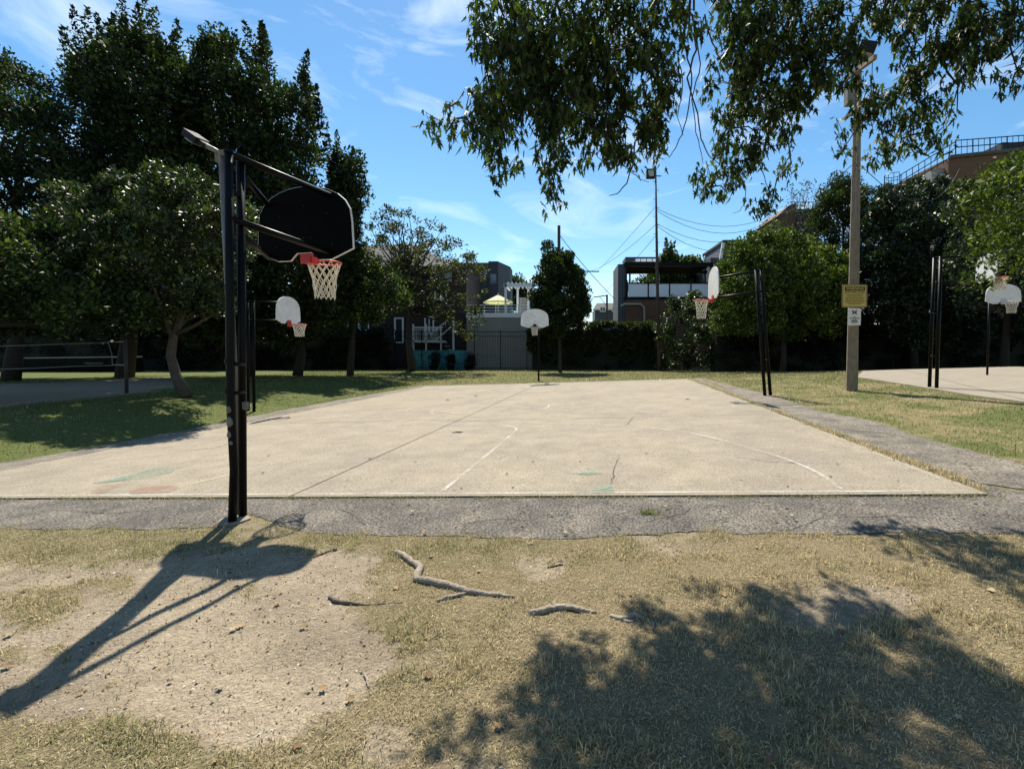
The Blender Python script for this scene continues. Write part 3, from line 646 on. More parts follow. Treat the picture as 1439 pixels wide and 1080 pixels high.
def straight(b, px, py, Y, k=5, wob=0.25, seed=0):
    r = random.Random(seed); e = at(px, py, Y); return [b.lerp(e, i / (k - 1)) + (Vector((r.uniform(-wob, wob), r.uniform(-wob, wob), 0)) if 0 < i < k - 1 else Vector()) for i in range(k)]
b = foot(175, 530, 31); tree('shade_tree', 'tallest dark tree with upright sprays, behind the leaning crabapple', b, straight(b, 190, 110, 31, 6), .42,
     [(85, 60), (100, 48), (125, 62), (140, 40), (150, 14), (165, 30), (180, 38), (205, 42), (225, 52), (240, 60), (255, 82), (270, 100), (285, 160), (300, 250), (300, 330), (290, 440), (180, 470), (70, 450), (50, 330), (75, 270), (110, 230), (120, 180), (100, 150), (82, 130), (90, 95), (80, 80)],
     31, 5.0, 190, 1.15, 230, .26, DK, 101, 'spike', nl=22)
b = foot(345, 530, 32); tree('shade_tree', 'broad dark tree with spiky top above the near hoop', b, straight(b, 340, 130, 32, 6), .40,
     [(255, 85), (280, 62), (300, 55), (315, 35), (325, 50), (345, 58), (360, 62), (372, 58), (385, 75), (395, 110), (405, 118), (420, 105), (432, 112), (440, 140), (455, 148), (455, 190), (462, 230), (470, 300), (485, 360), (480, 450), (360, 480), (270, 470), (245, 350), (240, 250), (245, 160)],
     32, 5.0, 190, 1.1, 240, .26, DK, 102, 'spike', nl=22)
b = foot(492, 528, 34); tree('slim_tree', 'slim pointed tree at the right edge of the dark tree group', b, straight(b, 490, 250, 34, 5), .2,
     [(468, 215), (478, 203), (490, 215), (500, 208), (512, 240), (522, 262), (516, 300), (505, 330), (512, 380), (505, 430), (470, 440), (455, 380), (458, 290)],
     34, 2.0, 52, .75, 230, .24, BL, 103, 'spike', nl=10)
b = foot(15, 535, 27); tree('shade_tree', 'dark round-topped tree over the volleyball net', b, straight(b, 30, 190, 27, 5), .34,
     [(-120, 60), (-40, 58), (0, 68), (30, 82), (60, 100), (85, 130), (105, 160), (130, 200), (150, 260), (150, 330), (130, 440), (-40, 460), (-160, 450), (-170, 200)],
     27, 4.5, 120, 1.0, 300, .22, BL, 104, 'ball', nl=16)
b = gnd(262, 558); b.z = Tz(b.x, b.y); YE = b.y
tree('crabapple_tree', 'leaning bare-trunked crabapple with a wide glossy crown beside the sand court', b, [b, at(248, 530, YE), at(240, 500, YE), at(244, 470, YE), at(256, 440, YE), at(262, 400, YE), at(255, 340, YE)], (.21 * YE / 20),
     [(50, 310), (95, 255), (128, 268), (162, 236), (190, 252), (215, 226), (250, 246), (290, 238), (318, 270), (352, 285), (350, 350), (338, 400), (348, 432), (300, 442), (280, 424), (235, 442), (212, 428), (180, 446), (150, 424), (110, 432), (70, 390), (40, 360)],
     YE, 2.1, 170, .46, 190, .14, MD, 105, 'ball', 'leaf_gloss', 'bark_pale', nl=26, droop=.5, fill=.55)
b = Vector((-20.0, 15.0, Tz(-20, 15))); tree('garden_tree', 'light green tree leaning in over the volleyball net', b, [b, b + Vector((.3, .1, 1.5)), b + Vector((.9, .3, 3)), b + Vector((1.8, .6, 4.2))], .25,
     [(-220, 250), (-60, 270), (20, 290), (70, 310), (110, 350), (150, 390), (200, 420), (205, 455), (170, 460), (120, 448), (95, 470), (40, 450), (20, 472), (-30, 455), (-220, 440)],
     15.5, 2.5, 95, .50, 170, .14, MD, 106, 'ball', nl=24, droop=.5)
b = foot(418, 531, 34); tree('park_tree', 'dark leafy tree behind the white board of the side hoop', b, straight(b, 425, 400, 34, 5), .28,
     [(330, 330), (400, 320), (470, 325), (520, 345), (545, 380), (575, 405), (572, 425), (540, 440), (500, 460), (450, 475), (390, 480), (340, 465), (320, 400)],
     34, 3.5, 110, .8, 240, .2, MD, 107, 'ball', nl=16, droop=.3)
b = foot(580, 519, 43.5); tree('sparse_tree', 'thin-crowned old tree with bare twigs in front of the brick house', b, [b, at(574, 480, 43.5), at(577, 440, 43.5), at(570, 405, 43.5), at(566, 370, 43.5)], .32,
     [(512, 330), (525, 300), (545, 285), (560, 300), (585, 298), (600, 288), (618, 305), (630, 330), (655, 345), (680, 372), (692, 395), (672, 420), (680, 450), (660, 480), (640, 470), (610, 445), (580, 430), (545, 420), (520, 400), (505, 365)],
     43.5, 4.0, 150, .62, 44, .26, OL, 108, 'ball', nl=80, lr=.10, fill=0.35)
b = foot(787, 523, 41); tree('young_tree', 'egg-shaped young street tree behind the far hoop', b, [b, at(787, 500, 41), at(786, 470, 41), at(786, 420, 41), at(785, 360, 41)], .14,
     [(768, 338), (774, 330), (780, 345), (788, 352), (796, 335), (802, 345), (806, 372), (818, 385), (826, 405), (829, 432), (822, 452), (800, 462), (786, 474), (770, 470), (755, 455), (742, 435), (748, 420), (752, 395), (760, 372)],
     41, 2.6, 75, .55, 230, .22, DK, 109, 'ball', nl=24, up=.9, fill=1.4)
b = foot(1100, 514, 38); tree('lawn_tree', 'bushy yellow-green tree behind the leaning side hoop', b, straight(b, 1100, 400, 38, 5), .2,
     [(1000, 375), (1025, 350), (1050, 330), (1080, 318), (1110, 322), (1135, 335), (1165, 350), (1195, 358), (1205, 400), (1195, 440), (1180, 465), (1130, 470), (1080, 475), (1030, 472), (1000, 460), (998, 420)],
     38, 4.0, 130, .85, 260, .24, YG, 110, 'ball', nl=16)
b = foot(1185, 508, 44); tree('columnar_evergreen', 'dense columnar evergreen behind the tall concrete pole', b, straight(b, 1185, 300, 44, 5, .05), .2,
     [(1138, 320), (1145, 290), (1158, 268), (1175, 248), (1195, 244), (1212, 258), (1228, 282), (1236, 310), (1240, 400), (1235, 480), (1150, 480), (1135, 400)],
     44, 3.0, 120, .8, 260, .2, ((.012, .022, .006), (.05, .07, .014)), 111, 'ball', nl=8, up=1.0)
b = foot(1285, 508, 40); tree('glossy_tree', 'dark tree with glinting leaves right of the columnar evergreen', b, straight(b, 1280, 330, 40, 5), .25,
     [(1222, 290), (1240, 262), (1270, 250), (1300, 245), (1330, 255), (1350, 290), (1365, 350), (1355, 420), (1340, 470), (1300, 490), (1250, 480), (1225, 430), (1215, 350)],
     40, 4.2, 140, .8, 250, .24, BL, 112, 'ball', 'leaf_gloss', nl=12, droop=.4)
b = foot(1410, 512, 33); tree('glossy_tree', 'dark leafy tree behind the second court and its far hoop', b, straight(b, 1420, 340, 33, 5), .25,
     [(1330, 300), (1350, 265), (1390, 250), (1450, 235), (1560, 240), (1600, 330), (1580, 450), (1480, 480), (1390, 470), (1345, 420), (1325, 350)],
     33, 4.0, 130, .75, 250, .22, BL, 113, 'ball', 'leaf_gloss', nl=12, droop=.4)
b = Vector((18.6, 13.5, Tz(18.6, 13.5))); tree('bright_tree', 'bright leaved tree hanging in front of the black hoop of the second court', b, [b, b + Vector((-.1, 0, 2)), b + Vector((-.3, .1, 4)), b + Vector((-.6, .1, 6))], .2,
     [(1345, 262), (1365, 240), (1390, 228), (1430, 205), (1500, 190), (1640, 200), (1660, 330), (1560, 420), (1470, 405), (1435, 395), (1420, 372), (1395, 375), (1372, 402), (1362, 392), (1375, 365), (1385, 340), (1378, 312), (1350, 300)],
     13.5, 1.8, 78, .48, 120, .15, YG, 114, 'ball', nl=30, droop=.6, lr=.04, fill=.25)
# tree tops that show over the roofs
b = foot(938, 500, 70); tree('conifer_tree', 'pointed green treetop rising behind the roof deck', b, straight(b, 938, 355, 70, 4, .1), .3, [(926, 372), (934, 352), (940, 338), (946, 352), (952, 372), (955, 420), (925, 420)], 70, 1.6, 34, .9, 150, .4, MD, 115, 'spike', nl=4)
b = foot(975, 500, 72); tree('back_tree', 'rounded green treetop showing through the roof deck frame', b, straight(b, 970, 400, 72, 4, .1), .3, [(885, 400), (910, 390), (950, 362), (975, 358), (1000, 366), (1010, 400), (1000, 430), (890, 430)], 72, 3.0, 60, 1.3, 150, .45, MD, 116, 'ball', nl=6)
b = foot(730, 500, 95); tree('back_tree', 'small green treetop left of the white pergola roof', b, straight(b, 730, 405, 95, 4, .1), .3, [(712, 405), (718, 392), (728, 387), (740, 394), (748, 410), (740, 440), (715, 440)], 95, 2.2, 26, 1.4, 110, .6, MD, 117, 'ball', nl=4)
b = foot(1135, 480, 50); tree('bare_tree', 'thin bare-twigged treetop above the brick corner building', b, straight(b, 1130, 330, 50, 4, .2), .12, [(1095, 300), (1110, 262), (1130, 238), (1145, 250), (1150, 290), (1130, 320), (1100, 325)], 50, 1.6, 46, .7, 7, .25, OL, 118, 'ball', nl=46, lr=.045, fill=0)

# ---- hedges: box of twigs inside, skin of leaves outside
def hedge(name, label, x0, x1, ytop, ybot, Y, depth, n, leaf, cols, seed, bumps=6, gaps=0.0, cat='hedge', mt='leaf_tree', cr=.45, per=150):
    r = np.random.default_rng(seed); a, c = at(x0, ybot, Y), at(x1, ytop, Y); g = foot((x0 + x1) / 2, ybot, Y)
    o = empty(name, g, label, cat); zt = c.z; zb = Tz(g.x, Y)
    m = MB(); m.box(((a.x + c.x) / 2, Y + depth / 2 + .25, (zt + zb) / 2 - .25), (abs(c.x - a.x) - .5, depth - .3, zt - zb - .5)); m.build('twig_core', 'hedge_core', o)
    P = []
    for i in range(n):
        u = r.random(); f = r.random(); x = a.x + (c.x - a.x) * u; h = zt + bumps * .02 * math.sin(u * 23 + seed) + bumps * .02 * r.normal()
        if f < .62: P.append((x, Y + r.normal(0, .12), zb + (h - zb) * r.random() ** (.8 if gaps == 0 else .55)))
        else: P.append((x, Y + depth * r.random(), h))
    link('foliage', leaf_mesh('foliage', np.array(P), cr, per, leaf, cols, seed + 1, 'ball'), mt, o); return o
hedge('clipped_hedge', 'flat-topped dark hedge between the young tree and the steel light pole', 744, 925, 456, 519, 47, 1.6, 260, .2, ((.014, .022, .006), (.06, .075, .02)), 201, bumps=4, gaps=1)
hedge('shade_fill_hedge', 'tall hedge, leaves coloured near-black for shade, behind the volleyball net', -420, 330, 425, 520, 46, 2.5, 460, .3, ((.006, .009, .004), (.014, .020, .007)), 203, bumps=14, cr=.8, per=90)  # added; near-black leaf colour stands in for the shade under the crowns
hedge('shade_fill_hedge', 'tall hedge with shade put into its near-black leaves, beneath the brick house windows', 300, 548, 468, 520, 47.5, 2.0, 150, .3, ((.005, .007, .004), (.014, .02, .008)), 205, bumps=6, cr=.7, per=80)  # added to carry on the dark band: shade painted as leaf colour
o = empty('vine_mound', foot(960, 518, 45), 'domed vine-covered mound beside the roof deck garage', 'vine')
cs = clumps_in([(922, 450), (935, 430), (950, 415), (975, 412), (995, 425), (1008, 450), (1010, 516), (925, 516)], 45, 2.2, 85, 207)
link('foliage', leaf_mesh('foliage', cs, .65, 170, .24, MD, 208, 'ball', droop=.5), 'leaf_gloss', o)
m = MB(); m.tube([WL[o.name], WL[o.name] + Vector((0, 1, 2)), WL[o.name] + Vector((.4, 1.2, 4))], [.12, .1, .06]); m.build('stem', 'bark', o)
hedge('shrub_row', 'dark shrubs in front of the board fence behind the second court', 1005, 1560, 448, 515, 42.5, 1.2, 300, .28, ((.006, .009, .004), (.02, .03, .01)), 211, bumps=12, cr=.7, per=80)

# ------------------------------------------------------------------ the big maple overhead
mo = empty('maple_tree', (6.2, 2.4, Tz(6.2, 2.4)), 'big maple whose drooping lobed leaves hang down over the lawn', 'tree')
tm = MB(); B0 = Vector((6.2, 2.4, Tz(6.2, 2.4)))
tm.tube([B0, B0 + Vector((-.05, .05, .5)), B0 + Vector((-.1, .2, 2.2)), B0 + Vector((-.3, .4, 4)), B0 + Vector((-.5, .7, 6)), B0 + Vector((-.6, .8, 8.5)), B0 + Vector((-.5, .8, 11))], [.5, .38, .33, .28, .22, .14, .05], 14)
LIMBS = [[B0 + Vector((-.25, .35, 3.6)), Vector((4.4, 4.0, 6.0)), Vector((2.4, 5.2, 7.6)), Vector((.6, 5.6, 8.0)), Vector((-1.4, 5.3, 7.4))],
         [B0 + Vector((-.35, .45, 4.2)), Vector((4.6, 5.0, 6.6)), Vector((3.2, 6.4, 7.6)), Vector((2.2, 7.0, 7.7))],
         [B0 + Vector((-.4, .5, 4.6)), Vector((5.4, 4.8, 6.6)), Vector((5.0, 6.2, 7.3)), Vector((4.6, 7.0, 7.3))],
         [B0 + Vector((-.4, .6, 5.4)), Vector((4.4, 3.0, 8.6)), Vector((2.0, 2.4, 9.6)), Vector((-.4, 2.6, 9.8))],
         [B0 + Vector((-.3, .4, 5.0)), Vector((7.8, 3.2, 8.0)), Vector((9.0, 3.6, 9.0))]]
for Lb in LIMBS: tm.tube(Lb, [.15, .11, .08, .05, .03][:len(Lb)], 9)
BLOBS = [  # px, py, half width, half height (pixels), depth, leaves
 (700, 5, 60, 20, 5.6, 230), (780, 18, 95, 35, 5.6, 650), (880, 20, 55, 40, 5.8, 420), (720, 60, 45, 35, 5.4, 330), (775, 85, 60, 45, 5.6, 620), (850, 85, 60, 45, 5.8, 640),
 (910, 95, 28, 50, 5.8, 300), (690, 95, 20, 25, 5.3, 60), (730, 125, 50, 35, 5.4, 340), (690, 150, 30, 20, 5.2, 110), (655, 165, 24, 12, 5.1, 60), (626, 188, 20, 14, 5.0, 46), (668, 195, 22, 12, 5.1, 60),
 (705, 195, 26, 34, 5.3, 150), (712, 250, 14, 24, 5.3, 60), (752, 165, 34, 34, 5.5, 240), (775, 215, 20, 30, 5.6, 120), (782, 268, 11, 26, 5.6, 64), (800, 145, 38, 40, 5.7, 330),
 (838, 175, 34, 44, 5.9, 300), (858, 225, 16, 18, 6.0, 70), (885, 165, 36, 44, 6.0, 320), (910, 195, 26, 28, 6.0, 160), (930, 140, 14, 40, 6.0, 110), (890, 218, 14, 16, 6.0, 50),
 (975, 15, 34, 18, 5.2, 100), (968, 42, 20, 14, 5.2, 40), (950, 20, 14, 14, 5.4, 26),
 (1060, 20, 50, 30, 6.4, 330), (1120, 25, 55, 35, 6.4, 420), (1170, 30, 45, 34, 6.2, 280), (1050, 75, 36, 44, 6.5, 360), (1100, 85, 50, 45, 6.6, 560), (1155, 85, 40, 45, 6.4, 380),
 (1185, 105, 18, 24, 6.2, 80), (1035, 130, 34, 34, 6.6, 280), (1085, 145, 40, 32, 6.7, 340), (1130, 140, 30, 28, 6.6, 200), (1030, 180, 24, 28, 6.8, 150), (1068, 190, 24, 28, 6.8, 150),
 (1050, 225, 18, 24, 6.9, 90), (1018, 240, 20, 16, 6.9, 84), (1000, 262, 18, 14, 7.0, 70), (1022, 272, 12, 12, 7.0, 40), (1105, 195, 14, 26, 6.8, 64), (1112, 228, 9, 14, 6.8, 26),
 (1084, 286, 16, 12, 6.6, 34), (1078, 300, 12, 8, 6.6, 20),
 (1255, 10, 40, 18, 5.8, 130), (1300, 20, 50, 30, 6.0, 280), (1360, 10, 60, 20, 6.0, 220), (1350, 55, 45, 30, 6.0, 220), (1300, 65, 32, 24, 6.1, 140), (1240, 40, 14, 20, 5.9, 36), (1420, 40, 36, 40, 5.6, 230),
 (1430, 100, 20, 26, 5.6, 80), (1330, 100, 28, 22, 6.1, 110), (1370, 96, 20, 20, 6.0, 60), (1292, 105, 24, 22, 6.2, 100), (1262, 130, 24, 18, 6.3, 90), (1232, 140, 20, 18, 6.3, 70), (1215, 168, 16, 20, 6.3, 56),
 (1188, 205, 12, 14, 6.4, 26), (1290, 150, 26, 22, 6.3, 110), (1280, 190, 32, 20, 6.4, 130), (1262, 215, 22, 12, 6.4, 56), (1310, 200, 20, 12, 6.4, 50), (1345, 158, 9, 12, 6.2, 16), (1420, 122, 14, 10, 5.7, 24), (1240, 190, 12, 12, 6.4, 28)]
def maple_leaf(L):                                     # five narrow lobes, hanging tip down along -z, in the xz plane
    pts = [(0, 0), (.07, -.18), (.24, -.14), (.13, -.30), (.33, -.58), (.11, -.46), (.10, -.70), (0, -1.05), (-.10, -.70), (-.11, -.46), (-.33, -.58), (-.13, -.30), (-.24, -.14), (-.07, -.18)]
    V = np.array([(x * L * .95, -.16 * L * abs(x) * 2 + .05 * L * z * z, z * L) for x, z in pts] + [(0, .03 * L, -.30 * L)])
    return V, np.array([(i, (i + 1) % 14, 14) for i in range(14)])
LV, LF = maple_leaf(1.0); r = np.random.default_rng(77); P = []; tw = MB(); SEG = []
def limb_near(q):
    best = None
    for Lb in LIMBS[:4]:
        for i in range(len(Lb) - 1):
            for t in (0, .25, .5, .75, 1):
                s = Lb[i].lerp(Lb[i + 1], t); d = (Vector((s.x, s.y, 0)) - Vector((q.x, q.y, 0))).length + max(0, q.z + .4 - s.z) * 3
                if best is None or d < best[0]: best = (d, s)
    return best[1]
rr = random.Random(5)
for bi, (px, py, hw, hh, Zb, cnt) in enumerate(BLOBS):
    s = Zb / FPX; c = at(px, py, Zb); cnt = int(cnt * 1.55); k = max(2, cnt // 26); st = limb_near(c)
    if py > 45:
        hi = min((q for q in BLOBS if q[1] < py - 8), key=lambda q: math.hypot(q[0] - px, (q[1] - py)) + 60 * abs(q[4] - Zb)); st = at(hi[0], hi[1], hi[4])
    mid = st.lerp(c, .5) + Vector((rr.uniform(-.06, .06), rr.uniform(-.06, .06), .06)); tw.tube([st, mid, c], [.014, .010, .006] if py > 45 else [.03, .02, .012], 5)
    for j in range(k):
        u = rr.uniform(-1, 1); v = rr.uniform(-1, 1); w = rr.uniform(-1, 1)
        e = Vector((c.x + u * hw * s, c.y + w * max(hw, 25) * s * 1.1, c.z + v * hh * s))
        f = min(1.0, .3 + .7 * rr.random()); t0 = e + Vector((rr.uniform(-.12, .12), rr.uniform(-.12, .12), .12 + .12 * rr.random()))
        tw.tube([c.lerp(t0, .15) + Vector((0, 0, .08)), t0, e - Vector((0, 0, .08))], [.006, .004, .002], 4)
        for q in range(26 if cnt >= 52 else cnt // k):
            t = rr.random(); a = t0.lerp(e, t * 1.2); P.append((a.x + rr.gauss(0, .055), a.y + rr.gauss(0, .06), a.z + rr.gauss(0, .05), 1))
CC = []
for k in range(90):
    Lb = LIMBS[rr.choice((0, 1, 2, 2, 3, 3, 4))]; i = rr.randrange(1, len(Lb) - 1); q = Lb[i].lerp(Lb[i + 1], rr.random()); CC.append(Vector((q.x + rr.gauss(0, .6), q.y + rr.gauss(-.8, .7), q.z + abs(rr.gauss(.7, .6)))))
for k in range(5200):                                  # the crown above the picture
    q = CC[k % len(CC)]; z = q.z + rr.gauss(0, .2); y = q.y + rr.gauss(0, .25)
    if (z - CAMZ) / max(y, .3) < .80 or z - CAMZ < 0: continue
    P.append((q.x + rr.gauss(0, .25), y, z, 0))
P = np.array(P); N = len(P)
yaw = r.uniform(0, 2 * np.pi, N); tilt = np.clip(r.normal(.30, .36, N), -.4, 1.4); roll = r.normal(0, .35, N); SZ = r.uniform(.08, .15, N)
cy_, sy_, ct, st_, cr_, sr = np.cos(yaw), np.sin(yaw), np.cos(tilt), np.sin(tilt), np.cos(roll), np.sin(roll)
RY = np.zeros((N, 3, 3)); RY[:, 0, 0] = cr_; RY[:, 0, 2] = sr; RY[:, 1, 1] = 1; RY[:, 2, 0] = -sr; RY[:, 2, 2] = cr_
RX = np.zeros((N, 3, 3)); RX[:, 0, 0] = 1; RX[:, 1, 1] = ct; RX[:, 1, 2] = -st_; RX[:, 2, 1] = st_; RX[:, 2, 2] = ct
RZ = np.zeros((N, 3, 3)); RZ[:, 0, 0] = cy_; RZ[:, 0, 1] = -sy_; RZ[:, 1, 0] = sy_; RZ[:, 1, 1] = cy_; RZ[:, 2, 2] = 1
RM = RZ @ RX @ RY; VV = np.einsum('nij,kj->nki', RM, LV) * SZ[:, None, None] + P[:, None, :3]
px_, py_ = proj(P[:, 0], P[:, 1], P[:, 2]); vis = (P[:, 3] > 0) & (px_ > 0) & (px_ < 1439) & (py_ > 3); size = SZ / P[:, 1] * vis
single = np.zeros(N, bool); single[np.argsort(-size)[:300]] = True
cold, colb = np.array([.010, .020, .006]), np.array([.085, .125, .026])
tt = np.clip(r.random(N) ** 1.9, 0, 1)[:, None]; LC = (cold * (1 - tt) + colb * tt)
K = ~single; nK = K.sum(); Vr = VV[K].reshape(-1, 3); Fr = (LF[None] + (np.arange(nK) * 15)[:, None, None]).reshape(-1, 3)
lo = link('leaves', mesh_np('leaves', Vr, Fr, np.repeat(LC[K], 15, 0)), 'leaf_tree', mo); tag(lo, kind='stuff')
protos = []
for i in range(4):
    t = (i + .5) / 4; protos.append(mesh_np('leaf', LV, LF, np.tile(cold * (1 - t) + colb * t, (15, 1)))); protos[-1].materials.append(MATS['leaf_tree'])
for i in np.nonzero(single)[0]:
    o = bpy.data.objects.new('leaf', protos[min(3, int(tt[i, 0] * 4))]); COL.objects.link(o); o.parent = mo
    o.matrix_local = Matrix.Translation(Vector(P[i, :3]) - B0) @ Matrix(RM[i].tolist()).to_4x4() @ Matrix.Scale(float(SZ[i]), 4)
tm.build('trunk', 'bark', mo, smooth_=True); tw.build('twigs', 'twig', mo)
def bare(pts, rad):                                    # bare hanging stems among the leaves
    P = [at(x, y, z) for x, y, z in pts]; Q = []
    for i in range(len(P) - 1):
        for k in range(4): Q.append(P[i].lerp(P[i + 1], k / 4) + Vector((rr.uniform(-.008, .008), rr.uniform(-.008, .008), 0)))
    Q.append(P[-1]); MB().tube(Q, [rad * (1 - .65 * i / len(Q)) for i in range(len(Q))], 5).build('hanging_stem', 'twig', mo)
bare([(966, 20, 5.3), (960, 60, 5.3), (972, 105, 5.3), (968, 150, 5.3), (958, 190, 5.3), (945, 215, 5.3), (940, 222, 5.3)], .010)
bare([(972, 20, 5.3), (978, 70, 5.3), (966, 110, 5.3), (980, 160, 5.3), (985, 195, 5.3), (995, 218, 5.3), (1012, 232, 5.3)], .012)
bare([(975, 30, 5.3), (985, 90, 5.3), (972, 140, 5.3), (978, 185, 5.3), (984, 212, 5.3), (988, 230, 5.3)], .008)
bare([(964, 30, 5.3), (952, 75, 5.3), (960, 120, 5.3), (952, 165, 5.3), (960, 190, 5.3)], .008)
bare([(892, 200, 6.0), (890, 230, 6.0), (880, 258, 6.0), (868, 272, 6.0), (856, 275, 6.0)], .011)
bare([(888, 242, 6.0), (900, 252, 6.0), (912, 256, 6.0)], .006)
bare([(1062, 205, 6.7), (1068, 230, 6.7), (1076, 255, 6.7), (1086, 282, 6.6)], .009)
bare([(1036, 240, 6.9), (1048, 262, 6.9), (1048, 282, 6.9), (1040, 296, 6.9), (1030, 300, 6.9)], .007)
bare([(990, 20, 5.3), (1000, 60, 5.4), (1015, 88, 5.5), (1040, 98, 6.0)], .010)
bare([(1352, 70, 6.1), (1348, 120, 6.1), (1336, 155, 6.1), (1328, 170, 6.1), (1322, 195, 6.1)], .010)
bare([(1290, 55, 6.2), (1278, 85, 6.2), (1262, 115, 6.3)], .012)

# ------------------------------------------------------------------ basketball hoops
def fan(w, h):
    P = [(-.5, .13), (-.49, .48)]
    for k in range(1, 12):
        t = math.pi * (1 - k / 12); P.append((.49 * math.cos(t), .48 + .52 * math.sin(t) ** .8))
    P += [(.49, .48), (.5, .13), (.28, 0), (.15, 0), (.08, .10), (-.08, .10), (-.15, 0), (-.28, 0)]
    return [(x * w, y * h) for x, y in P]
def hoop(name, label, cat_group, foot_, posts, arms, bc, nrm, w, h, rim_z, rim_mat, board_mat, post_r, arm_r, back=None, rim_r=.228, net_len=.42, cord=.007, rim_off=.15, stay=()):
    """posts/arms: lists of paths; bc: bottom centre of the board; nrm: the way the board faces"""
    o = empty(name, foot_, label, 'basketball hoop', cat_group)
    for p in posts:
        m = MB(); m.tube(p, post_r, 12); po = m.build('post', 'black_metal', o, smooth_=True)
        t = Vector(p[-1]); c = MB(); c.tube([t + Vector((0, 0, -.005)), t + Vector((0, 0, .025))], post_r * 1.12, 12); c.build('post_cap', 'black_metal', po)
    for p in arms: MB().tube(p, arm_r, 10).build('arm', 'black_metal', o, smooth_=True)
    for p in stay: MB().tube(p, arm_r * .55, 8).build('brace', 'black_metal', o, smooth_=True)
    n = Vector(nrm).normalized(); s = Vector((0, 0, 1)).cross(n).normalized(); zu = Vector((0, 0, 1)); bc = Vector(bc)
    out = [bc + s * x + zu * z for x, z in fan(w, h)]
    bo = MB().prism(out, n * .03).build('backboard', board_mat, o)
    if back:
        ins = [bc + s * (x * .987) + zu * (.007 + z * .987) - n * .006 for x, z in fan(w, h)]; MB().prism(ins, n * .007).build('back_panel', back, bo)
    rc = bc + n * (.03 + rim_off + rim_r); rc.z = rim_z
    ro = MB().tube([rc + (s * math.cos(t) + n * math.sin(t)) * rim_r for t in np.linspace(0, 2 * math.pi, 33)], .014, 8).build('rim', rim_mat, o, smooth_=True)
    b0 = rc - n * rim_r; pl = bc + n * .03; pl.z = rim_z
    m = MB(); m.box((pl + b0) / 2 - n * .002 - zu * .02, (.15, (b0 - pl).length + .03, .09), ax=(s, n, zu)); m.box(pl + n * .012 + zu * .04, (.19, .024, .22), ax=(s, n, zu))
    m.tube([pl + zu * -.06 + s * .05, rc - n * rim_r * .6 + s * rim_r * .8], .008, 6); m.tube([pl + zu * -.06 - s * .05, rc - n * rim_r * .6 - s * rim_r * .8], .008, 6)
    m.build('rim_bracket', rim_mat, ro)
    N = 12; rows = 6; m = MB(); R = lambda k: rim_r * (1 - .48 * min(1, (k / rows) ** .7) + (.06 if k >= rows - 1 else 0))
    r2 = random.Random(len(label))
    pt = lambda i, k: rc + (s * math.cos(2 * math.pi * (i + .5 * (k % 2)) / N) + n * math.sin(2 * math.pi * (i + .5 * (k % 2)) / N)) * R(k) - zu * (net_len * k / rows)
    pts = {(i, k): pt(i, k) + Vector((r2.gauss(0, .006), r2.gauss(0, .006), r2.gauss(0, .006) if k else 0)) for i in range(N) for k in range(rows + 1)}
    for k in range(rows):
        for i in range(N):
            a = pts[(i, k)]; m.tube([a, pts[(i, k + 1)]], cord, 4, False)
            m.tube([a, pts[((i - 1) % N if k % 2 == 0 else (i + 1) % N, k + 1)]], cord, 4, False)
    m.build('net', 'cord', ro); return o
YP = gnd(328, 735); P1 = gnd(326, 735); P2 = gnd(341, 727)
def up_to(p, px, py): return at(px, py, p.y)
BC = at(428, 366, 6.78); nb = Vector((.22, 1, 0)).normalized()
topz = at(325, 216, P1.y).z; lowz = at(333, 313, P2.y).z
p1t = at(321.5, 214, P1.y); p2t = at(338, 222, P2.y)
posts = [[P1 - Vector((0, 0, .05)), at(329, 660, P1.y), at(324, 560, P1.y), at(322.5, 400, P1.y), p1t], [P2 - Vector((0, 0, .05)), at(340, 480, P2.y), p2t]]
eR = at(468, 276, 6.72); eRl = at(468, 356, 6.72); eL = at(378, 289, 6.98); eLl = at(378, 362, 6.98)
arms = [[Vector((p1t.x, p1t.y, topz)), Vector((eR.x, eR.y, eR.z))], [Vector((p1t.x, P1.y, lowz)), eRl], [Vector((p2t.x, p2t.y, at(342, 244, P2.y).z)), eL], [Vector((p2t.x, p2t.y, at(342, 331, P2.y).z)), eLl]]
stays = [[Vector((p1t.x, P1.y, topz - .35)), Vector((p2t.x, P2.y, topz - .42))], [Vector((p1t.x, P1.y, 1.6)), Vector((p2t.x, P2.y, 1.58))], [Vector((p1t.x, P1.y, 1.28)), Vector((p2t.x, P2.y, 1.28))], [Vector((p1t.x, P1.y, lowz)), Vector((p2t.x, P2.y, lowz))]]
h1 = hoop('basketball_hoop', 'large black twin-post hoop with red rim, standing by the bare earth', 'hoops round the courts', P1, posts, arms, BC, nb, 1.54, 1.02, at(440, 368, 7.1).z, 'rim_red', 'board_white', .042, .036, 'black_flat', cord=.0075, net_len=.52, rim_off=.14, stay=stays)
m = MB(); 
for z in (1.28, 1.60, 2.4): c = at(323, 495 - (z - CAMZ) * FPX / P1.y, P1.y); MB().tube([c, c + Vector((0, 0, .05))], .05, 12).build('strap', 'black_metal', h1)
for bx_, bz_ in ((-.45, .2), (.45, .2), (-.38, .62), (.38, .62), (0, .3), (0, .75), (.12, .3), (-.12, .3)):
    s_ = Vector((0, 0, 1)).cross(nb).normalized(); c = BC + s_ * bx_ + Vector((0, 0, bz_)) - nb * .02; MB().tube([c, c + nb * .02], .012, 6).build('bolt', 'lamp_grey', h1)
m = MB(); q = at(322, 590, P1.y - .045)
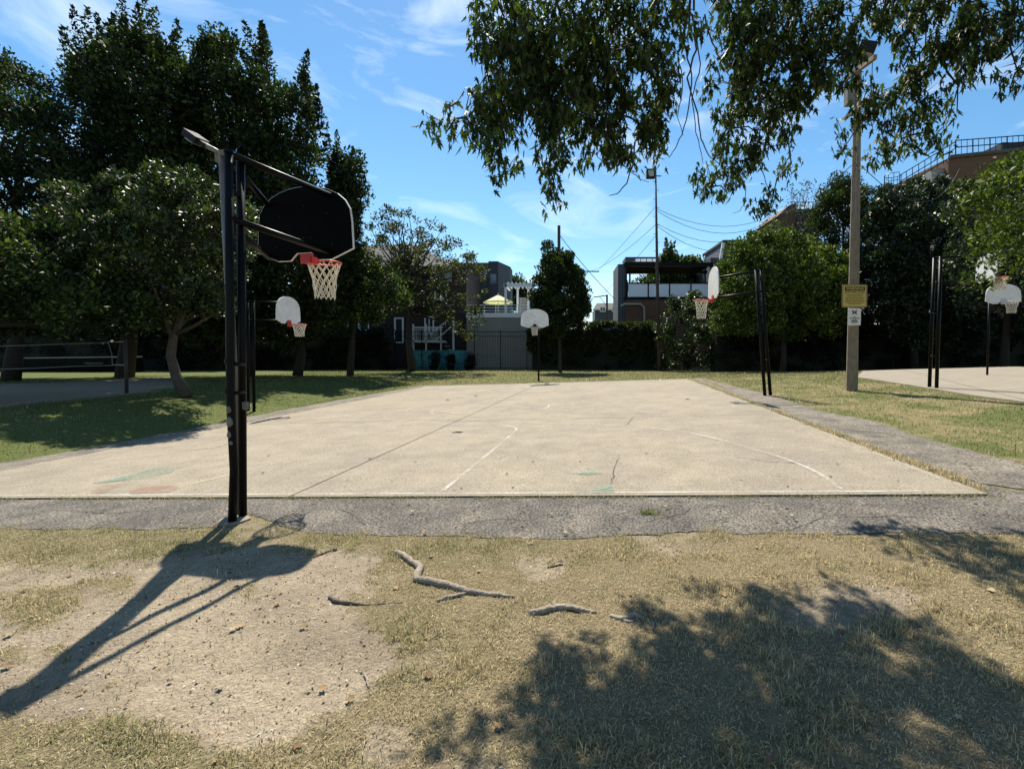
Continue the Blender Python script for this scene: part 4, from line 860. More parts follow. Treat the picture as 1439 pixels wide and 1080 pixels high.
for px, py, a, b_ in ((322, 575, .028, .05), (323, 592, .033, .07), (322.5, 610, .026, .05), (325, 622, .022, .03)):
    c = at(px, py, P1.y - .030); m.tube([c - Vector((0, 0, b_)), c - Vector((0, 0, b_ * .4)), c + Vector((0, 0, b_ * .3)), c + Vector((0, 0, b_))], [.006, a, a * .85, .004], 9)
m.build('peeling_tape', 'galv', h1, smooth_=True)
m = MB(); m.tube([at(345, 565, P2.y - .03), at(345, 575, P2.y - .05)], [.035, .03], 10); m.build('clamp', 'galv', h1)
c = gnd(322, 736); m = MB(); pts = [Vector((c.x + math.cos(t) * .15 * (1 + .12 * math.sin(3 * t)), c.y + .07 + math.sin(t) * .15, Tz(c.x, c.y) - .004)) for t in np.linspace(0, 2 * math.pi, 18, endpoint=False)]
m.prism(pts, (0, 0, .03)); tag(m.build('footing', 'concrete_pale', None, c), 'round concrete footing under the twin posts of the black hoop', 'footing')
# the grey lamp pole strapped behind it
lb = gnd(331, 722); lp = empty('lamp_pole', lb, 'grey lamp pole with a tilted lamp head strapped to the black hoop', 'lamp pole')
YL = P1.y + .06; MB().tube([lb - Vector((0, 0, .05)), at(329, 560, lb.y - .05), at(322, 400, P1.y + .10), at(313, 213, YL)], [.045, .045, .043, .042], 12).build('pole', 'galv', lp, smooth_=True)
tpp = at(313, 213, YL); ae = at(290, 205, YL + .05); MB().tube([tpp - Vector((0, 0, .04)), at(300, 210, YL + .02), ae], .026, 8).build('lamp_arm', 'galv', lp, smooth_=True)
hs, he = at(291, 206, YL + .05), at(266, 188, YL + .15); ax = (he - hs).normalized(); sd = ax.cross(Vector((0, 0, 1))).normalized(); un = sd.cross(ax).normalized()
m = MB()
for L0, L1, w, t in ((0, .10, .08, .05), (.10, .28, .15, .075)):
    a = hs + ax * L0; b_ = hs + ax * (hs - he).length * (L1 / .28); c = (a + b_) / 2; m.box(c, ((b_ - a).length, w, t), ax=(ax, sd, un))
m.build('lamp_head', 'lamp_grey', lp); c = hs.lerp(he, .68) - un * .045; m = MB(); m.box(c, (.13, .11, .02), ax=(ax, sd, un)); m.build('lamp_glass', 'lamp_glass', lp)
m = MB(); m.box(at(309, 222, YL + .06), (.07, .06, .10)); m.build('junction_box', 'galv', lp); MB().box(at(318, 216, YL - .03), (.12, .07, .06)).build('strap', 'galv', lp)

# side hoop left of the court
f = gnd(357, 578); Y2 = f.y; bc = at(405, 455, Y2); X0 = at(357, 424, Y2).x
za, zb_ = at(370, 424, Y2).z, at(370, 453, Y2).z
hoop('basketball_hoop', 'black side hoop with white fan board on the shaded left edge of the court', 'hoops round the courts', f,
     [[f - Vector((0, 0, .05)), Vector((X0 - .02, Y2, za + .05))], [f + Vector((-.22, .02, -.05)), Vector((X0 - .22, Y2, za + .05))]],
     [[Vector((X0 - .22, Y2, za)), Vector((bc.x - .02, Y2 + .12, za))], [Vector((X0 - .22, Y2, zb_ + .08)), Vector((bc.x - .02, Y2 + .12, zb_ + .08))]],
     bc, (1, -.08, 0), 1.32, .95, at(419, 456, Y2).z, 'rim_orange', 'board_white', .05, .03, cord=.010)
# leaning side hoop right of the court
f = gnd(1075, 556); Y3 = f.y; bc = at(1003, 420, Y3 + .1); f2 = f + Vector((.20, .03, 0))
t1, t2 = at(1062, 378, Y3), at(1069, 378, Y3 + .03)
hoop('basketball_hoop', 'leaning black twin-post hoop with white board on the asphalt strip', 'hoops round the courts', f,
     [[f - Vector((0, 0, .05)), t1], [f2 - Vector((0, 0, .05)), t2]],
     [[t2 - Vector((0, 0, .05)), at(1008, 390, Y3 + .1)], [at(1071, 409, Y3 + .03), at(1008, 418, Y3 + .1)]],
     bc, (-1, .06, 0), 1.35, 1.06, at(988, 421, Y3).z, 'rim_red', 'board_white', .055, .04, cord=.010, net_len=.62, stay=[[at(1076, 506, Y3), at(1081, 506, Y3 + .03)], [at(1066, 440, Y3), at(1074, 440, Y3 + .03)]])
# far hoop
f = gnd(757, 536); Y4 = f.y; bc = at(751.5, 460.5, Y4 - 1.0); wd_ = (at(771, 450, Y4 - 1).x - at(731.5, 450, Y4 - 1).x)
za = at(752, 445, Y4 - 1).z
hoop('basketball_hoop', 'single-post hoop with white fan board at the far end of the court', 'hoops round the courts', f,
     [[f - Vector((0, 0, .05)), Vector((f.x, Y4, za))]], [[Vector((f.x, Y4, za - .03)), Vector((bc.x, Y4 - 1.03, za))], [Vector((f.x, Y4, za - .7)), Vector((bc.x, Y4 - 1.03, za - .25))]],
     bc, (.05, -1, 0), wd_, wd_ * .67, at(752, 459, Y4 - 1.2).z, 'black_metal', 'board_white', .055, .035, cord=.014, rim_r=.235, net_len=.5)
# second court: black hoop seen from behind, and the far one
f = gnd(1316, 547); Y5 = f.y; fb = gnd(1306, 545.5); bc = at(1385, 396, Y5 + .6); t1 = at(1322, 360, Y5); t2 = at(1313, 362, fb.y)
hoop('basketball_hoop', 'black twin-post hoop with grey board half hidden by bright leaves', 'hoops round the courts', f,
     [[f - Vector((0, 0, .05)), t1], [fb - Vector((0, 0, .05)), t2]], [[t2, at(1392, 359, Y5 + .6)], [at(1315, 397, Y5), at(1386, 394, Y5 + .6)]],
     bc, (.92, -.28, 0), 1.35, .98, at(1395, 392, Y5 + .9).z, 'rim_orange', 'board_grey', .055, .036, cord=.010, stay=[[at(1308, 500, Y5), at(1318, 500, Y5)], [at(1310, 440, Y5), at(1320, 440, Y5)]])
Y6 = 19.4; bc = at(1409, 427, Y6); f = Vector((at(1388, 500, Y6 + 1).x, Y6 + 1, 0)); f.z = Tz(f.x, f.y); za = at(1400, 412, Y6).z
hoop('basketball_hoop', 'grey-post hoop with pale fan board facing out from the dark trees', 'hoops round the courts', f,
     [[f - Vector((0, 0, .05)), Vector((f.x, f.y, za))]], [[Vector((f.x, f.y, za - .05)), Vector((bc.x, Y6 + .03, za))]], bc, (-.05, -1, 0), 1.37, .80, at(1409, 425, Y6).z, 'board_grey', 'board_white', .04, .03, cord=.009, net_len=.45)

# ------------------------------------------------------------------ poles with lights
f = gnd(1197, 549); Yc = f.y; cp = empty('concrete_pole', f, 'tall tapered concrete pole carrying signs and a floodlight crossarm', 'light pole')
tp_ = at(1206, 92, Yc); MB().tube([f - Vector((0, 0, .1)), f.lerp(tp_, .5), tp_], [.185, .15, .105], 8).build('shaft', 'pole_concrete', cp)
a, b_ = at(1187, 112, Yc + .4), at(1230, 80, Yc - 1.2); d = (b_ - a).normalized(); sd = d.cross(Vector((0, 0, 1))).normalized(); un = sd.cross(d)
m = MB(); off = (tp_ - a.lerp(b_, .45)); m.box((a + b_) / 2, ((b_ - a).length, .12, .14), ax=(d, sd, un)); m.build('crossarm', 'pole_concrete', cp)
a2, b2 = at(1187, 167, Yc + .3), at(1206, 152, Yc - .3); d2 = (b2 - a2).normalized(); s2 = d2.cross(Vector((0, 0, 1))).normalized()
m = MB(); m.box((a2 + b2) / 2, ((b2 - a2).length, .09, .09), ax=(d2, s2, s2.cross(d2))); m.build('crossarm', 'pole_concrete', cp)
m = MB(); c = at(1218, 69, Yc - .4); fx = Vector((.9, -.3, -.35)).normalized(); fy = fx.cross(Vector((0, 0, 1))).normalized(); fz = fy.cross(fx)
m.box(c, (.50, .34, .36), ax=(fx, fy, fz)); fl = m.build('floodlight', 'lamp_grey', cp)
m = MB(); m.box(c - fz * .19, (.42, .28, .03), ax=(fx, fy, fz)); m.build('floodlight_glass', 'lamp_glass', fl); m = MB(); m.tube([at(1212, 84, Yc - .3), at(1213, 95, Yc - .2)], .14, 10); m.build('ballast', 'galv', fl)
m = MB(); pbox(m, 1191, 117, 1202, 146, Yc - .25, .22); m.build('meter_box', 'galv', cp)
m = MB(); m.tube([at(1204, 120, Yc - .16), at(1205, 145, Yc - .16), at(1203, 300, Yc - .18)], .018, 6); m.build('conduit', 'galv', cp)
m = MB(); m.tube([at(1226, 86, Yc - 1.0), at(1225, 120, Yc - .8), at(1222, 140, Yc - .6), at(1209, 150, Yc - .14)], .012, 5); m.build('drop_wire', 'wire', cp)
# ---- signs
def text(s, size, loc, material, parent, width=None):
    cu_ = bpy.data.curves.new('t', 'FONT'); cu_.body = s; cu_.size = size; cu_.align_x = 'CENTER'; cu_.align_y = 'CENTER'; cu_.offset = size * .018
    t = bpy.data.objects.new('t', cu_); COL.objects.link(t); dg = bpy.context.evaluated_depsgraph_get(); me = bpy.data.meshes.new_from_object(t.evaluated_get(dg))
    xs_ = [v.co.x for v in me.vertices]; k = width / (max(xs_) - min(xs_)) if width else 1.0
    me.transform(Matrix.Translation(loc) @ Matrix.Rotation(math.pi / 2, 4, 'X') @ Matrix.Diagonal((k, 1, 1, 1)))
    bpy.data.objects.remove(t); me.name = 'lettering'; me.materials.clear(); return link('lettering', me, material, parent)
def rounded(m, x0, x1, z0, z1, y, rad, th):
    P = []
    for cx, cz, a0 in ((x1 - rad, z1 - rad, 0), (x0 + rad, z1 - rad, 90), (x0 + rad, z0 + rad, 180), (x1 - rad, z0 + rad, 270)):
        for k in range(5): t = math.radians(a0 + k * 22.5); P.append(Vector((cx + rad * math.cos(t), y, cz + rad * math.sin(t))))
    return m.prism(P, (0, th, 0))
YS = Yc - .215
A, B_ = at(1183, 432, YS), at(1219, 399.5, YS); x0, x1, z0, z1 = A.x, B_.x, A.z, B_.z; w = x1 - x0; h = z1 - z0
sg = tag(rounded(MB(), x0, x1, z0, z1, YS, .05, .012).build('warning_sign', 'sign_edge', None, ((x0 + x1) / 2, YS, z0)), 'yellow warning sign with black lettering on the concrete pole', 'sign')
e = .045; rounded(MB(), x0 + e, x1 - e, z0 + e, z1 - e, YS - .004, .03, .006).build('sign_face', 'sign_yellow', sg)
m = MB(); m.box(((x0 + x1) / 2, YS - .008, z1 - h * .185), (w * .80, .004, h * .17)); m.build('header_band', 'sign_black', sg)
text('WARNING', h * .15, ((x0 + x1) / 2, YS - .0125, z1 - h * .185), 'sign_yellow', sg, w * .70)
text('SAFE PARK ZONE', h * .12, ((x0 + x1) / 2, YS - .009, z1 - h * .335), 'sign_black', sg, w * .78)
m = MB(); r2 = random.Random(4)
for k in range(7):
    z = z1 - h * (.44 + .068 * k); full = w * (.72, .60, .78, .70, .80, .74, .50)[k]; x = (x0 + x1) / 2 - full / 2; e_ = x + full
    while x < e_ - .01:
        l = min(r2.uniform(.03, .11), e_ - x); m.box((x + l / 2, YS - .008, z), (l, .004, h * .034)); x += l + .016
m.build('small_print', 'sign_olive', sg)
A, B_ = at(1191.5, 457, YS), at(1210, 433, YS); x0, x1, z0, z1 = A.x, B_.x, A.z, B_.z; w = x1 - x0; h = z1 - z0; xc = (x0 + x1) / 2
sg = tag(rounded(MB(), x0, x1, z0, z1, YS, .03, .010).build('notice_sign', 'sign_white', None, (xc, YS, z0)), 'small white notice with a crossed-out dark symbol under the warning sign', 'sign')
m = MB(); c = Vector((xc, YS - .004, z1 - h * .24)); Yv = Vector((0, 1, 0))
for px, pz, l, t, an in ((0, -.01, .30, .11, .1), (.10, .07, .10, .08, 0), (-.10, -.09, .05, .12, .1), (.10, -.09, .05, .12, -.1), (-.15, .06, .14, .035, .8)):
    X_ = Vector((math.cos(an), 0, math.sin(an))); m.box(c + Vector((px * w, 0, pz * w)), (l * w, .004, t * w), ax=(X_, Yv, Vector((-math.sin(an), 0, math.cos(an)))))
m.build('symbol', 'sign_black', sg); m = MB()
for an in (.75, -.75):
    X_ = Vector((math.cos(an), 0, math.sin(an))); m.box(c + Vector((0, -.003 + .001 * an, 0)), (.52 * w, .003, .045 * w), ax=(X_, Yv, Vector((-math.sin(an), 0, math.cos(an)))))
m.build('cross_bars', 'sign_red', sg); m = MB()
for z, l, t in ((.50, .14, .05), (.585, .80, .05), (.67, .36, .045), (.76, .52, .07), (.84, .44, .035)): 
    k = max(1, int(l / .13))
    for i in range(k): m.box((xc + (i - (k - 1) / 2) * l * w / k, YS - .003, z1 - h * z), (l * w / k * .82, .004, t * h))
m.build('small_print', 'sign_black', sg)

# steel floodlight pole by the hedge
Yt = 44.0; f = foot(926, 522, Yt); sp = empty('steel_light_pole', f, 'slim dark steel light pole with climbing pegs and square floodlight', 'light pole')
tp_ = at(921, 233, Yt); MB().tube([f - Vector((0, 0, .1)), f.lerp(tp_, .5), tp_], [.16, .13, .08], 10).build('shaft', 'rust_pole', sp, smooth_=True)
for k in range(13):
    c = f.lerp(tp_, .42 + .042 * k); s_ = 1 if k % 2 else -1; MB().tube([c, c + Vector((.28 * s_, -.02, 0))], .022, 5).build('climbing_peg', 'rust_pole', sp)
m = MB(); pbox(m, 909, 237, 921, 249, Yt - .7, .5); fl = m.build('floodlight', 'lamp_grey', sp); m = MB(); pbox(m, 911, 239, 919, 247.5, Yt - .73, .02); m.build('floodlight_glass', 'lamp_glass', fl)
MB().tube([at(914, 247, Yt - .3), at(929, 247.5, Yt)], .05, 6).build('bracket', 'rust_pole', sp)
# wooden utility poles beyond the houses
def upole(label, px, ytop, Y, rad, arms, bottom=520):
    f = foot(px, bottom, Y); o = empty('utility_pole', f, label, 'utility pole'); t = at(px, ytop, Y); MB().tube([f, t], [rad * 1.2, rad], 8).build('post', 'rust_pole', o)
    for (xa, ya, xb, yb) in arms:
        a, b_ = at(xa, ya, Y - rad - .06), at(xb, yb, Y - rad - .06); d = (b_ - a).normalized(); s_ = Vector((0, 1, 0)); m = MB(); m.box((a + b_) / 2, ((b_ - a).length, .12, .16), ax=(d, s_, d.cross(s_))); m.build('crossarm', 'rust_pole', o)
        MB().tube([at(px, max(ya, yb) + 13, Y - rad), a.lerp(b_, .42)], .05, 5).build('brace', 'rust_pole', o)
    return o
upole('thick wooden utility pole whose top sticks out behind the young tree', 785.5, 317, 52, .16, [])
upole('utility pole with a single crossarm right of the young tree', 818, 379, 75, .17, [(816, 381, 842, 381.5)])
upole('leaning-braced utility pole before the far dark house', 853, 414, 85, .17, [(834, 417.5, 854, 415)])
def wire(label, pts, sag=0.0, rad=.022):
    P = []
    for i in range(len(pts) - 1):
        a, b_ = pts[i], pts[i + 1]
        for k in range(10):
            t = k / 10; q = a.lerp(b_, t); q.z -= sag * 4 * t * (1 - t); P.append(q)
    P.append(pts[-1]); o = MB().tube(P, rad, 5).build('overhead_wire', 'wire', None, pts[0]); return tag(o, label, 'wire', 'overhead wires')
wire('overhead wire from the steel light pole down to the utility pole crossarm', [at(921.5, 290, Yt), at(840, 380.5, 74.8)], .15)
wire('lower overhead wire from the steel light pole to the utility pole crossarm', [at(922, 315, Yt), at(832, 380.5, 74.8)], .5)
wire('lowest overhead wire from the steel light pole to the braced pole', [at(922.5, 330, Yt), at(845, 416, 84.8)], .2)
wire('thick guy cable from the thick pole down to the dark wall of the garage', [at(786, 330, 52), at(868, 424, 58)], .3, .035)
wire('upper slack wire from the steel light pole to the brick corner building', [at(922, 293, Yt), at(1094, 298, 55)], 1.6)
wire('middle slack wire from the steel light pole to the brick corner building', [at(922, 296, Yt), at(1094, 303, 55)], 2.0)
wire('lower slack wire from the steel light pole to the brick corner building', [at(922.5, 314, Yt), at(1094, 311, 55)], 2.0)
wire('lowest slack wire from the steel light pole to the brick corner building', [at(922.5, 317, Yt), at(1094, 318, 55)], 2.6)
wire('service wire from the concrete pole to the brick corner building', [at(1201, 229, Yc - .12), at(1094, 300, 55)], .4, .014)
wire('service wire from the concrete pole to the brown deck building', [at(1204, 228, Yc - .12), at(1350, 233, 44.9)], 2.2, .014)

# ------------------------------------------------------------------ houses behind the park
def house(name, label, px, py, Y, cat='building'): return empty(name, foot(px, py, Y), label, cat)
def part(name, material, par, x0, y0, x1, y1, Y, dy): m = MB(); pbox(m, x0, y0, x1, y1, Y, dy); return m.build(name, material, par)
def window(par, x0, y0, x1, y1, Y, t=1.6, bars=1, mt='trim_white'):
    g_ = part('window', 'glass_dark', par, x0, y0, x1, y1, Y - .06, .10); m = MB()
    pbox(m, x0 - t, y0 - t, x1 + t, y0, Y - .10, .12); pbox(m, x0 - t, y1, x1 + t, y1 + t, Y - .10, .12); pbox(m, x0 - t, y0, x0, y1, Y - .10, .12); pbox(m, x1, y0, x1 + t, y1, Y - .10, .12)
    for k in range(bars): x = x0 + (x1 - x0) * (k + 1) / (bars + 1); pbox(m, x - .5, y0, x + .5, y1, Y - .09, .03)
    m.build('frame', mt, g_); return g_
# dark brick house behind the sparse tree
Yb = 52; hb = house('brick_house', 'dark brick house with grey roof behind the sparse tree', 560, 520, Yb)
part('wall', 'brick_dark', hb, 428, 372, 655, 520, Yb, 9)
A, B_ = at(505, 346, Yb + 4), at(580, 344, Yb + 4); C_, D_ = at(640, 374, Yb - .4), at(424, 374, Yb - .4)
MB().prism([D_, C_, B_, A], (0, .15, .12)).build('roof', 'roof_grey', hb)
part('gable', 'wall_slate', hb, 560, 352, 578, 374, Yb + 1, 5)
for x0, x1 in ((478, 487), (490, 503), (506, 517)): window(hb, x0, 446, x1, 463, Yb, 1.3, 0)
window(hb, 556, 448, 565, 480, Yb, 2, 0); window(hb, 598, 446, 608, 466, Yb, 1.6, 1); window(hb, 540, 400, 552, 420, Yb, 1.2, 1); window(hb, 612, 400, 626, 420, Yb, 1.2, 1)
part('gable', 'siding_grey', hb, 612, 378, 634, 396, Yb - .3, .3)
# white porch with stair
Yd = 50; pd = house('porch_deck', 'white railed porch and stair in front of the brick house', 612, 518, Yd, 'porch')
part('deck', 'trim_white', pd, 578, 478, 622, 481, Yd, 1.8)
for x in (580, 598, 619): part('post', 'trim_white', pd, x, 455, x + 1.4, 519, Yd, .12)
part('rail', 'trim_white', pd, 578, 459, 622, 460.5, Yd - .02, .1)
for k in range(14): part('baluster', 'trim_white', pd, 581.5 + k * 2.8, 460.5, 582.2 + k * 2.8, 478, Yd + .02, .05)
for k in range(7): m = MB(); a = at(622 + k * 3.6, 481 + k * 5, Yd); m.box((a.x + .1, Yd + .6, a.z), (.32, 1.1, .06)); m.build('step', 'trim_white', pd)
m = MB(); m.tube([at(604, 470, Yd - .1), at(634, 446, Yd - .1)], .06, 6); m.build('stair_rail', 'trim_white', pd); m = MB(); m.tube([at(612, 478, Yd - .1), at(642, 452, Yd - .1)], .07, 6); m.build('stair_stringer', 'trim_white', pd)
for k in range(8): t = k / 7; MB().tube([at(606 + 28 * t, 474 - 23 * t, Yd - .1), at(606 + 28 * t, 468 - 22 * t, Yd - .1)], .03, 5).build('baluster', 'trim_white', pd)
part('stair_post', 'trim_white', pd, 636, 450, 638, 519, Yd + .05, .12)
# teal garden wall and planters
tw_ = tag(part('garden_wall', 'teal_wall', None, 580, 492, 656, 520, 48.6, .25), 'teal painted garden wall behind the iron fence', 'wall')
for k, (x0, x1, y0, lab) in enumerate(((601, 618, 495, 'black planter shrub nearer the sparse tree before the teal wall'), (626, 641, 497, 'black planter shrub in the middle of the teal wall'), (650, 668, 496, 'black planter shrub where teal wall meets grey siding'))):
    f = foot((x0 + x1) / 2, 520, 46.9); o = empty('planter_shrub', f, lab, 'shrub', 'planters along the iron fence'); m = MB(); s_ = (x1 - x0) * 46.9 / FPX * .4
    m.tube([f, f + Vector((0, 0, .5))], [s_ * .7, s_], 10); m.build('pot', 'black_flat', o)
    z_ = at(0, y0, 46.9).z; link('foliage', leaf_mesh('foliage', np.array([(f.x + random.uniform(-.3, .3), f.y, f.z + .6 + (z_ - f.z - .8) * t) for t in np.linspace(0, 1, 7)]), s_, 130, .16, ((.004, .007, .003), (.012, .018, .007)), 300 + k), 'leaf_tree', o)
# grey sided garage with roof terrace
Yg = 50; gg = house('garage', 'grey sided garage carrying a white roof terrace', 700, 520, Yg)
wl = part('wall', 'siding_grey', gg, 656, 446, 750, 521, Yg, 7)
for k in range(9): part('siding_board', 'siding_grey', wl, 656, 447.5 + k * 8, 750, 454.6 + k * 8, Yg - .02, .02)
part('terrace_edge', 'trim_white', gg, 655, 439.5, 751, 446, Yg - .15, 7.3)
for x in (664, 680, 696, 711, 728, 748): part('railing_post', 'trim_white', gg, x, 428, x + 1.2, 439.5, Yg, .08)
for y in (428, 432, 436): part('railing_bar', 'trim_white', gg, 656, y, 750, y + .8, Yg + .02, .05)
pg = empty('pergola', at(730, 439.5, Yg + .5), 'white pergola standing on the garage roof terrace', 'pergola')
for x, Y_ in ((709, Yg + .4), (748, Yg + .4), (726, Yg + 4.5), (741, Yg + 4.5)): part('post', 'trim_white', pg, x, 400 if Y_ < 52 else 404, x + 2.8, 439.5, Y_, .2)
part('front_beam', 'trim_white', pg, 708, 398, 752, 403, Yg + .4, .2)
m = MB(); a, b_ = at(710, 400, Yg + .4), at(726, 411, Yg + 4.6)
m.tube([a, Vector((a.x, Yg + 4.6, a.z))], .12, 6); m.build('side_beam', 'trim_white', pg)
for k in range(7): a = at(714 + k * 5.6, 399.5, Yg + .6); m = MB(); m.box((a.x, Yg + 2.6, a.z + .15), (.1, 4.2, .16)); m.build('rafter', 'trim_white', pg)
part('back_wall', 'siding_grey', gg, 730, 418, 752, 440, Yg + 5, .3)
um = empty('parasol', at(700, 439.5, Yg + 1.6), 'pale yellow parasol open on the roof terrace beside the pergola', 'parasol'); ap = at(700, 414, Yg + 1.6); ed = at(700, 424.5, Yg + 1.6); R_ = (at(722, 424, Yg + 1.6).x - at(680, 424, Yg + 1.6).x) / 2
m = MB(); n = 8; ring = [Vector((ap.x + math.cos(2 * math.pi * k / n) * R_, ap.y + math.sin(2 * math.pi * k / n) * R_, ed.z)) for k in range(n)]; m.add([ap] + ring + [p - Vector((0, 0, .12)) for p in ring], [(0, 1 + k, 1 + (k + 1) % n) for k in range(n)] + [(1 + k, 9 + k, 9 + (k + 1) % n, 1 + (k + 1) % n) for k in range(n)]); m.build('canopy', 'umbrella_cloth', um)
MB().tube([at(700, 439.5, Yg + 1.6), ap], .04, 6).build('pole', 'trim_white', um); MB().tube([ap, ap + Vector((0, 0, .15))], .05, 6).build('finial', 'trim_white', um)
# dark modern block behind
dk = house('apartment_block', 'black modern apartment block behind the pergola', 690, 515, 62); part('tower', 'wall_dark', dk, 687, 367, 700, 515, 62, 7)
m = MB(); a = at(699.5, 367, 62); b_ = at(717, 376, 66); m.prism([Vector((a.x, 62, 0)), Vector((b_.x, 66, 0)), Vector((b_.x, 69, 0)), Vector((a.x, 69, 0))], (0, 0, a.z)); m.build('side_wall', 'wall_slate', dk)
part('low_wing', 'wall_dark', dk, 640, 371, 687, 515, 62.3, 7); part('parapet', 'roof_grey', dk, 639, 369, 687.5, 372, 62.1, .4); window(dk, 668, 385, 680, 400, 62.3, 1, 0, 'wall_slate'); window(dk, 689, 385, 697, 398, 62, .8, 0, 'wall_slate')
# far dark house with two white windows
fh = house('far_house', 'far dark gabled house with two white windows in the roof gap', 852, 515, 95); part('wall', 'wall_slate', fh, 836, 434, 872, 510, 95, 8)
a, b_, c_, d_ = at(833, 436, 94.6), at(874, 436, 94.6), at(868, 427, 98), at(839, 427, 98); MB().prism([a, b_, c_, d_], (0, .2, .2)).build('roof', 'roof_grey', fh); window(fh, 844, 432, 850, 437, 95 - .5, 1, 1); window(fh, 861, 432, 867, 437, 95 - .5, 1, 1)
# garage with the black framed roof deck
Yk = 54; gk = house('deck_garage', 'brown brick garage with black framed roof deck and white panels', 920, 518, Yk)
wl = part('wall', 'brick_brown', gk, 879, 420, 1000, 520, Yk, 7); part('side_wall', 'wall_slate', gk, 868, 371, 880, 518, Yk + .6, 5)
part('parapet', 'black_metal', gk, 878, 417, 1001, 420.5, Yk - .1, 7.2)
for k in range(5): part('brick_course', 'brick_brown', wl, 880, 423 + k * 7.2, 999, 429.4 + k * 7.2, Yk - .03, .03)
xs_ = (882, 911, 941, 971, 996)
for i in range(4): part('white_panel', 'panel_white', gk, xs_[i] + 1, 398.5, xs_[i + 1] - .8, 417, Yk + .1, .06)
for x in xs_: part('panel_post', 'black_metal', gk, x - .8, 396.5, x + .8, 417, Yk + .02, .14)
part('panel_rail', 'black_metal', gk, 881, 397, 997, 398.6, Yk + .04, .1)
for x, Y_ in ((879, Yk), (998, Yk), (884, Yk + 5), (990, Yk + 5), (927, Yk + 5)): part('frame_post', 'black_metal', gk, x, 370, x + 2.4, 418, Y_, .2)
part('frame_beam', 'black_metal', gk, 877, 368.5, 1002, 374.5, Yk - .05, .25); part('frame_beam', 'black_metal', gk, 884, 380, 994, 384, Yk + 5, .25)
m = MB(); a, b_ = at(881, 376, Yk + .25), at(996, 376, Yk + .25); zc = a.z
m.box(((a.x + b_.x) / 2, Yk + 2.5, zc + .22), (b_.x - a.x, 4.6, .07)); m.build('canopy', 'trim_white', gk)
for k in range(5): m = MB(); m.box((a.x + .4, Yk + .8 + k * .95, zc + .1), (.09, .09, .14)); m.box(((a.x + b_.x) / 2, Yk + .8 + k * .95, zc + .08), (b_.x - a.x - .1, .10, .16)); m.build('joist', 'black_metal', gk)
part('stair_house', 'wall_dark', gk, 879, 361, 926, 367.8, Yk + 5.6, 3); 
for k in range(4): part('roof_panel', 'panel_white', gk, 893 + k * 8, 363.5, 900 + k * 8, 367.4, Yk + 5.55, .04)
MB().tube([at(873, 430, Yk - .4), at(877, 427, Yk - .4), at(900, 427, Yk - .4), at(905, 431, Yk - .4), at(906, 455, Yk - .4), at(906, 519, Yk - .4)], .11, 8).build('vent_pipe', 'steel_pipe', gk, smooth_=True)
# slate gabled house and brick corner building behind the right trees
gh = house('gabled_house', 'slate grey gabled house between roof deck and yellow-green tree', 1015, 515, 64); part('wall', 'wall_slate', gh, 997, 362, 1062, 515, 64, 8)
a, b_, c_ = at(1008, 392, 63.9), at(1017, 339, 63.9), at(1062, 392, 63.9); MB().prism([a, b_, at(1040, 339, 63.9), c_], (0, 8, 0)).build('gable', 'wall_slate', gh); MB().tube([a, b_], .22, 6).build('roof_edge', 'trim_white', gh); part('roof', 'roof_grey', gh, 1016, 337, 1042, 340, 63.5, 9)
cb = house('corner_building', 'tan brick corner building with roof railing behind the bare treetop', 1110, 515, 55); part('wall', 'brick_brown', cb, 1092, 305, 1118, 515, 55, 7); m = MB(); a = at(1091, 305, 55); b_ = at(1108, 289, 56)
m.prism([a, at(1118, 305, 55), at(1118, 285, 55), at(1108, 289, 55)], (0, 6, 0)); m.build('upper_wall', 'brick_brown', cb); part('side_wing', 'wall_dark', cb, 1118, 295, 1150, 515, 55.3, 6); part('coping', 'roof_grey', cb, 1106, 293.5, 1151, 296, 55.1, 6)
for k in range(7): part('railing_post', 'black_metal', cb, 1112 + k * 6, 284, 1112.7 + k * 6, 294, 55.5, .05)
part('railing_bar', 'black_metal', cb, 1110, 283.5, 1150, 284.5, 55.5, .05)
Yr = 45; rb = house('deck_building', 'brown brick building with long black roof railing above the glossy trees', 1400, 515, Yr)
a, b_ = at(1333, 222, Yr), at(1560, 198, Yr); g_ = at(1333, 515, Yr); m = MB(); m.prism([Vector((a.x, Yr, g_.z)), Vector((b_.x, Yr, g_.z)), b_, a], (0, 9, 0)); m.build('wall', 'brick_brown', rb)
m = MB(); m.tube([a + Vector((0, -.1, .05)), b_ + Vector((0, -.1, .05))], .18, 6); m.build('coping', 'roof_grey', rb)
wl = part('siding_wall', 'siding_grey', rb, 1309, 236, 1333, 515, Yr + .5, 6)
for k in range(6): part('siding_board', 'siding_grey', wl, 1309, 237 + k * 6.5, 1333, 242.6 + k * 6.5, Yr + .44, .06)
part('bay', 'wall_dark', rb, 1408, 200, 1470, 222, Yr + 1.0, 5)
for (p, q) in (((1343, 197.5), (1560, 181)), ((1343, 207), (1560, 190))): MB().tube([at(*p, Yr + .2), at(*q, Yr + .2)], .045, 6).build('railing_bar', 'black_metal', rb)
for k in range(28): t = k / 27; x = 1343 + 217 * t; MB().tube([at(x, 197.5 - 16.5 * t, Yr + .2), at(x, 221 - 23 * t, Yr + .2)], .05 if k % 3 == 0 else .025, 5).build('railing_post', 'black_metal', rb)
for dy_ in (0, 9, 18): MB().tube([at(1265, 246 + dy_, Yr + .3), at(1343, 199 + dy_, Yr + .3)], .04, 5).build('stair_rail', 'black_metal', rb)
for k in range(10): t = k / 9; MB().tube([at(1265 + 78 * t, 246 - 47 * t, Yr + .3), at(1265 + 78 * t, 268 - 48 * t, Yr + .3)], .03, 5).build('stair_baluster', 'black_metal', rb)
cc = at(1256, 246, Yr + .8)
